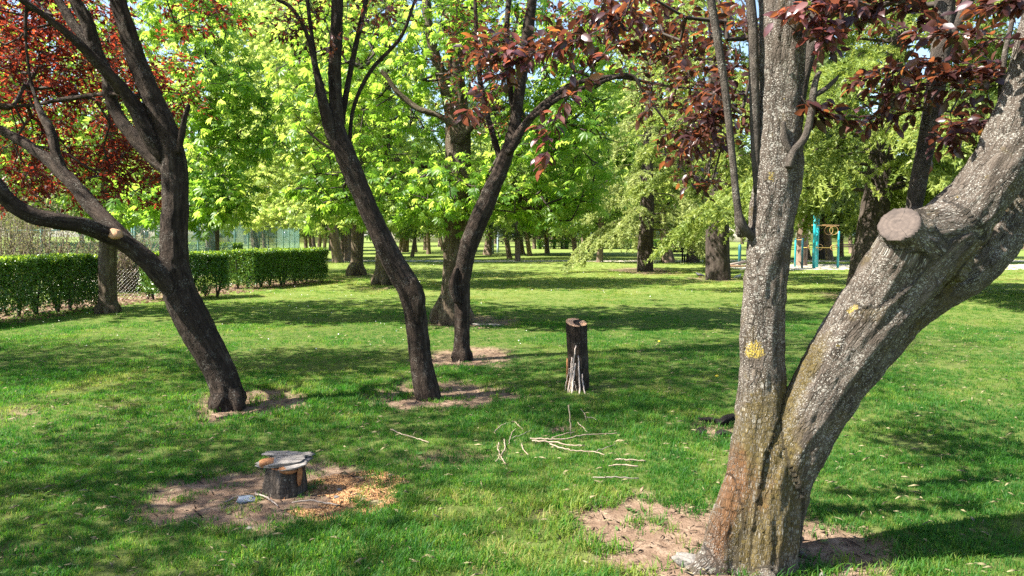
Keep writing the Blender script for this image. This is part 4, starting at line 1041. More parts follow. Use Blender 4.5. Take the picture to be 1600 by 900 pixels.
# ------------------------------------------------------------------ trees of the park beyond the lawn
def park_proto(rng, name, label, H, r, zc, cr, mat, nleaf, lsz, conical=False, bark='bark_far'):
    th = thing(name, label, 'tree', (0, 0, 0))
    S = Soup()
    lx, ly = rng.normal(size=2) * 0.25
    S.tube(catmull([(0, 0, -0.2, r * 1.3), (0, 0, 0.05, r * 1.15), (lx * .2, ly * .2, 0.6, r), (lx, ly, H * 0.35, r * 0.85), (lx * 1.3, ly, H * 0.7, r * 0.5), (lx, ly, H * 0.95, 0.03)], 4), 9)
    S.build('trunk', th, M[bark], True)
    nb = 26; cen = []; S2 = Soup()
    for q in range(nb):
        u = (q + rng.random()) / nb; z = zc + (H - zc) * u
        pr = (1 - u) ** 0.8 if conical else math.sqrt(max(0.05, 1 - (2 * u - 0.75) ** 2 / 1.8))
        a = q * 2.4 + rng.normal() * 0.3; L = cr * pr * (0.65 + 0.5 * rng.random())
        e = np.array((math.cos(a) * L + lx, math.sin(a) * L + ly, z + (-0.15 if conical else 0.1) * L + rng.normal() * 0.2))
        b = np.array((lx, ly, max(zc * 0.8, z - 0.35 * L)))
        S2.tube(catmull([(*b, 0.05), (*(0.5 * (b + e) + rng.normal(size=3) * 0.15), 0.035), (*e, 0.01)], 3), 4, False)
        for k in np.linspace(0.35, 1, 5): cen.append(b * (1 - k) + e * k)
    S2.build('branches', th, M['twig'], kind='stuff')
    cen = np.array(cen); k = nleaf // len(cen)
    pos = np.repeat(cen, k, 0) + rng.normal(size=(len(cen) * k, 3)) * np.array((0.42, 0.42, 0.28)) * (cr / 2.6)
    n = len(pos)
    leaf_soup('crown', th, T_simple(), mat, pos, unit(rng.normal(size=(n, 3)) + np.array((0, 0, -.3))), unit(rng.normal(size=(n, 3)) + np.array((0, 0, 0.7))),
              lsz * (0.6 + 0.8 * rng.random(n)), rng.random(n) * 0.6 + 0.7 * (fbm(pos * 0.8, 2) - 0.3))
    return th
def dup(root, loc, rz, s, label=None, group=None):
    r = root.copy(); COL.objects.link(r); r.location = loc; r.rotation_euler = (0, 0, rz); r.scale = (s, s, s)
    if label: r['label'] = label
    if group: r['group'] = group
    for c in list(root.children):
        d = c.copy(); COL.objects.link(d); d.parent = r
    return r
for x_, y_, rz_, lb_ in ((-10.0, 7.4, 1.1, 'purple plum tree in the row left of the lawn, in front of the first hedge'), (-9.2, 1.2, 2.6, 'purple plum tree in the row left of the lawn, beside the viewer')):
    dup(tree_o, (x_, y_, 0), rz_, 1.0, lb_)
rng = np.random.default_rng(59)
GR = 'park trees across the far lawn'
LB = {'broad': 'slim broad-leaved tree among the trunks across the far lawn', 'pale': 'yellow-green broad-leaved tree among the trunks across the far lawn', 'dark': 'dark conifer among the trunks across the far lawn'}
protos = {
    'broad': park_proto(rng, 'park_tree', LB['broad'], 9.5, 0.17, 2.3, 2.8, M['park_leaf'], 9000, 0.24),
    'pale': park_proto(rng, 'park_tree', LB['pale'], 9.0, 0.19, 2.1, 3.0, M['chestnut_pale'], 9000, 0.24),
    'dark': park_proto(rng, 'park_conifer', LB['dark'], 11.0, 0.2, 2.0, 2.6, M['cedar_dark'], 10000, 0.22, True),
}
used = set()
def where(kind, x, y):
    px = 800 + F * x / y
    a = {'broad': 'slim broad-leaved tree', 'pale': 'yellow-green broad-leaved tree', 'dark': 'dark conifer'}[kind]
    for lim, t in ((100, 'behind the brown shrubs and first hedge'), (300, 'far behind the red-leaved leaning plum'), (475, 'beyond the green court fence'), (565, 'just past the end of the long clipped hedge'),
                   (690, 'seen between the kinked plum trunk and the big chestnut'), (800, 'seen just right of the second middle plum trunk'), (930, 'seen above the tall stump across the lawn'),
                   (1060, 'behind the pale weeping cedar'), (1240, 'behind the thick-trunked cedar with the pigeons'), (1340, 'behind the teal exercise frame')):
        if px < lim: break
    else: t = 'behind the leaning limbs of the forked plum'
    return a.replace('broad-leaved ', '') + (' ' if y < 70 else ' in the far wood, ') + t
def plant(kind, x, y, s, rz, label=None):
    th = protos[kind]
    if kind not in used:
        used.add(kind); th.location = (x, y, 0); th.rotation_euler = (0, 0, rz); th.scale = (s, s, s); th['group'] = GR
        th['label'] = label or where(kind, x, y)
        return th
    o = dup(th, (x, y, 0), rz, s, label or where(kind, x, y), GR)
    return o
FAR = [(478, 391, 'dark'), (485, 391, 'broad'), (498, 392, 'pale'), (507, 392, 'pale'), (516, 391, 'dark'), (523, 397, 'pale'), (536, 403, 'dark'), (544, 408, 'dark'), (625, 394, 'broad'),
       (630, 394, 'pale'), (636, 394, 'dark'), (644, 401, 'broad'), (650, 394, 'broad'), (664, 391, 'dark'), (670, 397, 'pale'), (692, 392, 'pale'), (759, 398, 'pale'), (763.5, 399, 'dark'), (796, 404, 'pale'),
       (809, 408, 'dark'), (817, 397, 'broad'), (828, 400, 'broad'), (835, 389, 'dark'), (843, 389, 'dark'), (855, 396, 'pale'), (866, 389, 'dark'), (878, 389, 'dark'), (885, 389, 'broad'), (900, 405, 'pale'),
       (907, 401, 'broad'), (923, 398, 'pale'), (937, 410, 'broad'), (946, 388, 'dark'), (962, 388, 'broad'), (1052, 391, 'dark'), (1262, 405, 'pale'), (1314, 401, 'dark'), (1180, 390, 'broad'), (1330, 396, 'broad'), (1400, 395, 'pale'), (1500, 392, 'dark')]
SPEC = {809: 'dark-barked tree with a flared foot standing alone on the far lawn', 900: 'leaning pale-barked tree on the far lawn left of the weeping cedar', 937: 'straight grey trunk just left of the weeping cedar sprays',
        1262: 'leaning brown trunk seen through the exercise frame', 544: 'dark trunk just left of the pale-barked free-standing chestnut', 644: 'reddish slim trunk in the gap between the two middle plum trees, left side'}
for px, py, kd in FAR:
    g = G(px, py); plant(kd, g[0], g[1], 0.8 + 0.4 * rng.random(), rng.random() * 6.28, SPEC.get(px))
for q in range(52):   # the wood closing the view
    D = 80 + 75 * rng.random() ** 0.8; px = -150 + 1900 * (q + rng.random()) / 52
    kd = ('broad', 'pale', 'pale', 'broad', 'dark')[int(rng.integers(5))]
    plant(kd, (px - 800) / F * D, D, 1.0 + 0.7 * rng.random(), rng.random() * 6.28)
for x, y, kd, s in ((-26, 33, 'pale', 1.2), (-21, 40, 'broad', 1.3), (-16, 46, 'pale', 1.2), (-30, 45, 'dark', 1.3), (-12, 52, 'broad', 1.2), (-10, 42, 'broad', 1.7), (9, 42, 'pale', 1.7), (15, 38, 'dark', 1.5), (20, 46, 'broad', 1.3), (27, 42, 'dark', 1.2), (-23, 27, 'broad', 1.2), (33, 50, 'pale', 1.2), (10, 56, 'broad', 1.2), (-34, 30, 'pale', 1.3)):
    plant(kd, x, y, s, rng.random() * 6.28)

# ------------------------------------------------------------------ hedges, brush, fences
def hedge(name, label, line, w, h, nleaf, rng, lsz=0.05, z_low=0.3, side=-1):
    """line: front foot polyline (n,2); the hedge body lies to the -X side of it"""
    ln = np.asarray(line, float)
    d = np.linalg.norm(np.diff(ln, axis=0), axis=1); cum = np.concatenate([[0], np.cumsum(d)]); L = cum[-1]
    th = thing(name, label, 'hedge', (*ln.mean(0), 0))
    def at(s, off):
        x = np.interp(s, cum, ln[:, 0]); y = np.interp(s, cum, ln[:, 1])
        i_ = np.clip(np.searchsorted(cum, s, side='right') - 1, 0, len(ln) - 2)
        tx = (ln[1:, 0] - ln[:-1, 0])[i_] / d[i_]; ty = (ln[1:, 1] - ln[:-1, 1])[i_] / d[i_]
        return x - ty * off, y + tx * off
    n = nleaf; s = rng.random(n) * L; f = rng.random(n)
    off = np.zeros(n); z = np.zeros(n); nr = np.zeros((n, 3))
    dep = rng.exponential(0.07, n)
    a = w * 2 * h + w * w
    face = rng.choice(5, n, p=[0.36, 0.14, 0.30, 0.10, 0.10])   # front, back, top, ends
    u1, u2 = rng.random(n), rng.random(n)
    lo = z_low
    zz = lo + (h - lo) * u1 ** 0.8
    m = face == 0; off[m] = dep[m]; z[m] = zz[m]
    m = face == 1; off[m] = w - dep[m]; z[m] = zz[m]
    m = face == 2; off[m] = w * u2[m]; z[m] = h - dep[m] * 0.8
    m = face == 3; off[m] = w * u2[m]; z[m] = zz[m]; s[m] = dep[m]
    m = face == 4; off[m] = w * u2[m]; z[m] = zz[m]; s[m] = L - dep[m]
    inn = rng.random(n) < 0.2
    off[inn] = w * u2[inn]; z[inn] = zz[inn]
    x, y = at(s, off)
    p = np.stack([x, y, z], -1)
    bump_ = (fbm(p * 2.2, 3) - 0.5) * 0.22
    p[:, 2] += np.where(z > h - 0.25, bump_ * 0.5 + rng.exponential(0.014, n), 0)
    p[:, 0] += bump_ * 0.5
    keep = rng.random(n) < smooth01(z, lo - 0.12, lo + 0.35) * 0.92 + 0.08
    gapn = fbm(p * np.array((3.0, 3.0, 2.4)) + 40, 3)
    keep &= ~((gapn < 0.40) & (z < h * 0.7) & (rng.random(n) < 0.6))
    p = p[keep]; k = len(p)
    out = np.where((face[keep] == 2)[:, None], np.array((0, 0, 1.0)), np.array((0.8, -0.6, 0.3)))
    leaf_soup('foliage', th, T_simple(), M['hedge'], p, unit(rng.normal(size=(k, 3)) + np.array((0, 0, .3))), unit(rng.normal(size=(k, 3)) * 0.7 + out), lsz * (0.7 + 0.6 * rng.random(k)), rng.random(k) * 0.8 + 0.5 * (fbm(p * 1.5, 2) - 0.4))
    k = int(2600 * L * w * min(1.0, 0.055 / lsz) ** 2); sy = rng.random(k) * L; x, y = at(sy, w * rng.random(k) ** 1.0)  # top layer of paler shoots, coloured brighter to stand in for sunlight
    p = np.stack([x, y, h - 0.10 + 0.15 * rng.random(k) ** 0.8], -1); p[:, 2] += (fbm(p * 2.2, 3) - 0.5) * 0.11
    leaf_soup('sunlit_shoots', th, T_simple(), M['hedge_sunlit'], p, unit(rng.normal(size=(k, 3)) * (1, 1, .6) + np.array((0, 0, .8))), unit(rng.normal(size=(k, 3))), lsz * 0.9 * (0.6 + 0.6 * rng.random(k)), rng.random(k))
    S = Soup()
    for s0 in np.arange(0.2, L - 0.1, 0.42):
        x0, y0 = at(np.array([s0 + rng.normal() * 0.06]), np.array([w * (0.3 + 0.4 * rng.random())]))
        for j in range(3):
            a_ = rng.random() * 6.28; r_ = 0.2 + 0.15 * rng.random()
            S.tube(catmull([(x0[0], y0[0], -0.04, 0.028), (x0[0] + math.cos(a_) * r_ * 0.35, y0[0] + math.sin(a_) * r_ * 0.35, h * 0.35, 0.02), (x0[0] + math.cos(a_) * r_, y0[0] + math.sin(a_) * r_, h * 0.85, 0.008)], 3), 5, False)
    S.build('stems', th, M['twig'], True, 'stuff')
    return th
rng = np.random.default_rng(71)
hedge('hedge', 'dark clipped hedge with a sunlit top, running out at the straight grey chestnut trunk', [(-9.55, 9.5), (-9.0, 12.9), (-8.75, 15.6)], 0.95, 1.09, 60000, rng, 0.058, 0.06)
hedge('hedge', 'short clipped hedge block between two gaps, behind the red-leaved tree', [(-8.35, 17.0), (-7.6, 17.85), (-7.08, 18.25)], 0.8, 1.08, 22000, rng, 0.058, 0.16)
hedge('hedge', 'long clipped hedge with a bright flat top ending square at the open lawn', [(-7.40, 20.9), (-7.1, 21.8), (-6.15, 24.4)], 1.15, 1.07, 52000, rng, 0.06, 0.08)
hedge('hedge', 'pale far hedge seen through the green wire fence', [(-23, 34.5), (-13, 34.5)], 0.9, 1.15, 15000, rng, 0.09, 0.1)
# bare brushwood behind the first hedge
def brush(label, c, r, n, rng):
    th = thing('shrub', label, 'shrub', (c[0], c[1], 0))
    S = Soup()
    for q in range(150):
        a = rng.random() * 6.28; b = rng.random() ** 0.5
        x, y = c[0] + math.cos(a) * b * r[0] * 0.6, c[1] + math.sin(a) * b * r[1] * 0.6
        e = (x + rng.normal() * 0.5, y + rng.normal() * 0.4, r[2] * (0.6 + 0.55 * rng.random()))
        mid_ = (0.5 * (x + e[0]) + rng.normal() * 0.2, 0.5 * (y + e[1]) + rng.normal() * 0.2, e[2] * 0.55)
        S.tube(catmull([(x, y, -0.05, 0.014), (*mid_, 0.010), (*e, 0.003)], 3), 3, False)
    S.build('branches', th, M['twig_pale'], kind='stuff')
    v = rng.normal(size=(n, 3)); v = unit(v) * rng.random((n, 1)) ** (1 / 2.4)
    p = np.array((c[0], c[1], r[2] * 0.5)) + v * np.array((r[0], r[1], r[2] * 0.56)); p = p[p[:, 2] > 0.1]
    k = len(p)
    leaf_soup('foliage', th, T_simple(), M['brush'], p, unit(rng.normal(size=(k, 3))), unit(rng.normal(size=(k, 3))), 0.055 * (0.6 + 0.8 * rng.random(k)), rng.random(k))
brush('half-bare brown shrub filling the space behind the first hedge', (-13.0, 19.0), (2.2, 1.6, 2.5), 9000, rng)
brush('half-bare grey-brown shrub at the frame edge behind the first hedge', (-16.2, 21.5), (2.6, 1.8, 2.7), 9000, rng)
brush('low twiggy shrub beside the straight grey chestnut trunk', (-10.9, 20.4), (0.9, 0.9, 1.7), 2500, rng)

def chain_link(th, name, A, B, h, cell, r, mat):
    A, B = np.array(A, float), np.array(B, float); L = np.linalg.norm(B - A); u = np.append((B - A) / L, 0); nrm = np.array((-u[1], u[0], 0))
    V, T = [], []; cnt = 0
    for sg in (1, -1):
        for s in np.arange(-h, L + h, cell):
            a0, a1 = (s, s + h) if sg > 0 else (s + h, s); z0, z1 = 0.03, h
            # clip to 0..L
            t0, t1 = 0.0, 1.0; dx = a1 - a0
            for lim, side_ in ((0, 1), (L, -1)):
                f0, f1 = (a0 - lim) * side_, (a1 - lim) * side_
                if f0 < 0 and f1 < 0: t1 = -1; break
                if f0 < 0: t0 = max(t0, f0 / (f0 - f1))
                if f1 < 0: t1 = min(t1, f0 / (f0 - f1))
            if t1 <= t0 + 1e-3: continue
            p0 = np.append(A, 0) + u * (a0 + dx * t0) + np.array((0, 0, z0 + (z1 - z0) * t0)) + nrm * 0.003 * sg
            p1 = np.append(A, 0) + u * (a0 + dx * t1) + np.array((0, 0, z0 + (z1 - z0) * t1)) + nrm * 0.003 * sg
            d = unit(p1 - p0); w_ = np.cross(d, nrm)
            V += [p0 + w_ * r, p0 - w_ * r * .5 + nrm * r, p0 - w_ * r * .5 - nrm * r, p1 + w_ * r, p1 - w_ * r * .5 + nrm * r, p1 - w_ * r * .5 - nrm * r]
            b = cnt * 6; T += [(b, b + 1, b + 4, b + 3), (b + 1, b + 2, b + 5, b + 4), (b + 2, b, b + 3, b + 5)]; cnt += 1
    part(th, name, np.array(V), np.array(T), mat, kind='stuff')
def fence(label, A, B, h, cell, r, mat, npost, pr, rail=True):
    th = thing('wire_fence', label, 'fence', (A[0], A[1], 0))
    chain_link(th, 'wire_mesh', A, B, h, cell, r, mat)
    for q in range(npost):
        f = q / (npost - 1); x, y = A[0] + (B[0] - A[0]) * f, A[1] + (B[1] - A[1]) * f
        S = Soup(); S.tube([(x, y, -0.1, pr), (x, y, h + 0.08, pr), (x, y, h + 0.1, pr * 0.6)], 8); S.build('post', th, mat, True)
    if rail:
        S = Soup(); S.tube([(*A, h, pr * 0.55), (*B, h, pr * 0.55)], 6); S.build('rail', th, mat, True)
        S = Soup(); S.tube([(*A, h * 0.5, pr * 0.3), (*B, h * 0.5, pr * 0.3)], 5); S.build('rail', th, mat, True)
fence('tall green wire fence of a sports court running away behind the hedges', (-10.6, 20.6), (-18.6, 64), 2.05, 0.10, 0.0026, M['fence_green'], 13, 0.035)
fence('green wire fence behind the hedges, nearer stretch beside the brown shrubs', (-22, 22.2), (-10.75, 20.75), 1.7, 0.08, 0.0024, M['fence_green'], 5, 0.03)
fence('low grey wire netting in the gap between the hedges', (-10.6, 15.9), (-8.7, 18.2), 0.75, 0.09, 0.0008, M['wire'], 3, 0.012, False)
S = Soup(); g = G(252, 440); S.tube([(g[0], 19.2, -0.05, 0.045), (g[0], 19.2, 1.25, 0.045), (g[0], 19.2, 1.27, 0.03)], 8)
o = S.build('wooden_post', None, M['post_wood'], True); tag(o, 'brown wooden post just left of the dark fork of the red-leaved tree', 'post')

def sapling(label, base, h, n, rng, mat='hedge'):
    th = thing('shrub', label, 'shrub', (base[0], base[1], 0)); S = Soup(); pts = []
    for q in range(5):
        a = rng.random() * 6.28; e = (base[0] + math.cos(a) * h * 0.5, base[1] + math.sin(a) * h * 0.5, h * (0.6 + 0.4 * rng.random()))
        c = catmull([(base[0], base[1], -0.02, 0.012), (base[0] + math.cos(a) * h * 0.15, base[1] + math.sin(a) * h * .15, h * 0.4, 0.009), (*e, 0.003)], 4)
        S.tube(c, 5, False); pts.append(c[4:, :3])
    S.build('stems', th, M['twig'], kind='stuff')
    p = np.vstack(pts); p = np.repeat(p, n // len(p) + 1, 0); p = p + rng.normal(size=p.shape) * 0.05; p[:, 2] = np.maximum(p[:, 2], 0.03); k = len(p)
    leaf_soup('foliage', th, T_simple(), M[mat], p, unit(rng.normal(size=(k, 3)) + np.array((0, 0, .5))), unit(rng.normal(size=(k, 3)) + np.array((0, 0, 1))), 0.07 * (0.6 + 0.8 * rng.random(k)), rng.random(k))
g = G(232, 468); sapling('small sprawling shrub in the leaf litter of the hedge gap', g, 0.42, 130, rng)
g = G(330, 466); sapling('low green weed at the foot of the short hedge block', g + np.array((-0.3, 0.4, 0)), 0.3, 130, rng)
g = G(62, 492); sapling('low green weed under the first hedge', g + np.array((-0.3, 0.3, 0)), 0.35, 160, rng)

# ------------------------------------------------------------------ exercise frame, benches, posts beyond the lawn
def post(th, name, x, y, z1, r, mat, z0=-0.1):
    S = Soup(); S.tube([(x, y, z0, r), (x, y, z1 - r * 0.4, r), (x, y, z1, r * 0.55)], 10); return S.build(name, th, mat, True)
def bar(th, name, a, b, r, mat):
    S = Soup(); S.tube([(*a, r), (*b, r)], 8); return S.build(name, th, mat, True)
def ring(th, name, c, R, r, mat, n=18, axis_=1):
    S = Soup(); p = []
    for q in range(n + 1):
        a = q / n * 6.2832; v = [0, 0, 0]; v[0 if axis_ != 0 else 1] = math.cos(a) * R; v[2] = math.sin(a) * R
        p.append((c[0] + v[0], c[1] + v[1], c[2] + v[2], r))
    S.tube(p, 6, False); return S.build(name, th, mat, True)
gD = 34.6
def gp(px, py, D=gD): return P(px, py, D)
th = thing('exercise_frame', 'teal outdoor exercise frame with tan bars and yellow rings on the sand', 'exercise frame', (*gp(1273, 420)[:2], 0))
post(th, 'post', *gp(1272, 400)[:2], gp(1272, 335)[2], 0.075, M['teal'])
p2 = gp(1276.5, 400, gD + 1.0); post(th, 'post', p2[0], p2[1], gp(1276, 341, gD + 1)[2], 0.07, M['teal'])
p3 = gp(1309.5, 400, gD + 0.4); post(th, 'post', p3[0], p3[1], gp(1309, 361, gD)[2], 0.055, M['teal'])
p4 = gp(1242.5, 400, gD + 1.6); post(th, 'post', p4[0], p4[1], gp(1242, 373, gD)[2], 0.045, M['teal'])
p5 = gp(1253.5, 400, gD - 0.2); post(th, 'post', p5[0], p5[1], gp(1253, 372, gD)[2], 0.05, M['teal_dark'])
z_ = gp(1280, 352)[2]; bar(th, 'cross_bar', gp(1262, 352), (p3[0], p3[1], z_), 0.03, M['tan'])
bar(th, 'cross_bar', gp(1272, 340), (p2[0], p2[1], gp(1276, 343)[2]), 0.03, M['teal'])
z_ = gp(1280, 387)[2]; bar(th, 'cross_bar', (gp(1254, 387)[0], gD, z_), (p3[0], p3[1], z_), 0.016, M['yellow'])
bar(th, 'cross_bar', (p4[0], p4[1], gp(1242, 373)[2] - 0.05), (p5[0], p5[1], gp(1253, 372)[2] - 0.08), 0.02, M['tan'])
for px, py, R in ((1281, 386, 0.16), (1302, 387, 0.15), (1267, 386, 0.15)): ring(th, 'ring', gp(px, py, gD + 0.05), R * 0.85, 0.013, M['tan'])
for px, py in ((1295, 360), (1303, 360)): ring(th, 'hoop', gp(px, py, gD + 0.2), 0.2, 0.011, M['tan'])
th = thing('balance_beam', 'blue-green post with a sloping grey beam left of the forked plum stem', 'exercise frame', (*gp(1150, 415)[:2], 0))
pa = gp(1155.5, 405, 36.5); post(th, 'post', pa[0], pa[1], gp(1155, 382, 36.5)[2], 0.075, M['teal_dark'])
pb = gp(1134.5, 412, 36.0); post(th, 'post', pb[0], pb[1], gp(1134, 407, 36)[2], 0.07, M['teal'])
bar(th, 'beam', (pb[0] + 0.1, pb[1], gp(1136, 417, 36)[2] + 0.1), (pa[0] + 0.3, pa[1], gp(1155, 409, 36.5)[2]), 0.06, M['stick_grey'])
bar(th, 'beam', (pb[0] + 0.1, pb[1] - .3, gp(1136, 417, 36)[2] + 0.06), (pa[0] + 0.4, pa[1] - .3, gp(1155, 417, 36.5)[2]+.05), 0.05, M['post_wood'])
def bench(label, x, y, wd, rz):
    th = thing('park_bench', label, 'bench', (x, y, 0)); th.rotation_euler = (0, 0, rz)
    def bx(name, c, h):
        S = Soup(); S.box(np.array(c) + np.array((x, y, 0)), h); S.build(name, th, M['bench'])
    for q in range(3): bx('seat_slat', (0, -0.16 + q * 0.15, 0.44), (wd / 2, 0.062, 0.02))
    for q in range(2): bx('back_slat', (0, 0.27 + 0.02 * q, 0.62 + q * 0.17), (wd / 2, 0.02, 0.07))
    for s_ in (-1, 1):
        bx('leg', (s_ * wd * 0.42, -0.14, 0.2), (0.04, 0.04, 0.22)); bx('leg', (s_ * wd * 0.42, 0.235, 0.41), (0.04, 0.035, 0.43))
g = G(1052, 409.5); bench('dark slatted bench between the weeping cedar and the overgrown old trunk', g[0], g[1], 1.5, 0.1)
g = G(1024, 409); bench('dark slatted bench half hidden by the weeping cedar sprays', g[0], g[1] + 0.5, 1.3, -0.1)
g = G(1325, 397); bench('dark slatted bench far behind the exercise frame', g[0], g[1], 1.8, 0.0)
for px, py, lb in ((770, 397, 'blue-grey lamp post far across the lawn, right of the middle plum trunks'), (778, 395, 'second blue-grey lamp post far across the lawn, thinner one further right')):
    g = G(px, py); th = thing('lamp_post', lb, 'lamp post', (g[0], g[1], 0))
    S = Soup(); S.tube([(g[0], g[1], -0.1, 0.11), (g[0], g[1], 0.5, 0.1), (g[0], g[1], 4.2, 0.06)], 8); S.build('pole', th, M['lamp_post'], True)
    S = Soup(); S.tube([(g[0], g[1], 4.2, 0.07), (g[0], g[1], 4.35, 0.22), (g[0], g[1], 4.6, 0.2), (g[0], g[1], 4.7, 0.05)], 10); S.build('lantern', th, M['paper'], True)
# overgrown old trunk between bench and thick cedar
g = G(1083, 410)
th = thing('tree_stump', 'broad old trunk stump overgrown with green shoots beyond the cedars', 'tree stump', (g[0], g[1], 0))
c = catmull([(g[0], g[1], -0.2, 0.46), (g[0], g[1], 0.2, 0.40), (g[0], g[1], 1.0, 0.36), (g[0], g[1], 1.5, 0.34)], 4)
make_trunk(th, [c], 0.05, M['bark_cedar'], {0: (np.array((g[0], g[1], 1.3)), np.array((0, 0, 1.0)))}, M['cut_old'], d1=(0.04, 4), d2=(0.02, 10))
k = 1500; p = np.array((g[0], g[1], 1.3)) + rng.normal(size=(k, 3)) * np.array((0.55, 0.4, 0.35)); leaf_soup('foliage', th, T_simple(), M['park_leaf'], p, unit(rng.normal(size=(k, 3))), unit(rng.normal(size=(k, 3)) + (0, 0, .6)), 0.11 * (0.6 + 0.8 * rng.random(k)), rng.random(k))
# long pale building and low dark hedges closing the park
def building(label, x0, y0, wd, dp, h, nw):
    th = thing('building', label, 'building', (x0, y0, 0))
    S = Soup(); S.box((x0, y0 + dp / 2, h / 2 - 0.1), (wd / 2, dp / 2, h / 2 + 0.1)); S.build('wall', th, M['stone_pale'])
    S = Soup(); S.box((x0, y0 + dp / 2, h + 0.3), (wd / 2 + 0.5, dp / 2 + 0.5, 0.2)); S.build('roof', th, M['roof'])
    w_me = None
    for fl in range(int(h // 3.2)):
        for q in range(nw):
            xx = x0 - wd / 2 + (q + 0.5) * wd / nw
            if w_me is None:
                Sx = Soup(); Sx.box((0, 0, 0), (0.6, 0.06, 0.75)); w_me = np_mesh('window', np.vstack(Sx.V), np.vstack(Sx.T), M['pane'])
            o = bpy.data.objects.new('window', w_me); COL.objects.link(o); o.parent = th
            o.location = (xx - x0, -0.02, 1.8 + fl * 3.2)
building('long pale building beyond the far trees in the middle of the view', 5, 165, 70, 12, 7, 24)
building('pale building beyond the far trees behind the cedars', 75, 170, 46, 12, 7, 16)
building('pale pinkish building beyond the trees at the far end of the court fence', -62, 160, 50, 12, 7, 18)
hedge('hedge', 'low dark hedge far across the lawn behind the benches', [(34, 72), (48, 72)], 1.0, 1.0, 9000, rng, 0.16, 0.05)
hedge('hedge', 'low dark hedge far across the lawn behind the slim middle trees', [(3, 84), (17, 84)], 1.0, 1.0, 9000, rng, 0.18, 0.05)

# ------------------------------------------------------------------ stumps
rng = np.random.default_rng(83)
# tall stump with sticks leaning on it
b = Gz(904, 612)
th = thing('tree_stump', 'tall dark post-like stump with a fresh pale saw cut on top, sticks leaning on it', 'tree stump', (b[0], b[1], 0))
D0 = b[1] + 0.1
t0 = P(899, 505, D0)
c = catmull([(b[0] + 0.01, D0, -0.15, 0.106), (b[0] + 0.005, D0, 0.05, 0.102), (b[0] - 0.008, D0, 0.3, 0.092), (t0[0] + 0.002, D0, 0.55, 0.093), (t0[0] - 0.004, D0, 0.9, 0.094)], 5)
topn = unit(np.array((0.10, -0.34, 1.0)))
lump = catmull([(b[0] + 0.045, D0 - 0.015, -0.1, 0.078), (b[0] + 0.035, D0 - 0.015, 0.3, 0.068), (t0[0] + 0.04, D0 - 0.015, 0.9, 0.064)], 4)
make_trunk(th, [c, lump], 0.006, M['bark_dark'], {0: (np.array((t0[0], D0, 0.685)), topn), 1: (np.array((t0[0], D0, 0.692)), topn)}, M['cut_fresh'], k=0.02, d1=(0.008, 14), d2=(0.007, 30), d3=(0.003, 80), zmin=-0.12)
# crack across the cut and a pale flayed strip on its left edge
S = Soup(); S.tube([(t0[0] - 0.012, D0 - 0.11, 0.60, 0.004), (t0[0] - 0.014, D0 - 0.092, 0.650, 0.005), (t0[0] - 0.006, D0 - 0.03, 0.676, 0.003), (t0[0] + 0.012, D0 + 0.01, 0.688, 0.002)], 5); S.build('crack', th, M['char'])
S = Soup(); S.tube([(b[0] - 0.10, D0 - 0.07, 0.02, 0.012), (b[0] - 0.108, D0 - 0.06, 0.18, 0.014), (b[0] - 0.112, D0 - 0.05, 0.33, 0.006)], 6); S.build('flayed_strip', th, M['rotten'], True)
stump_tall = (b, D0)
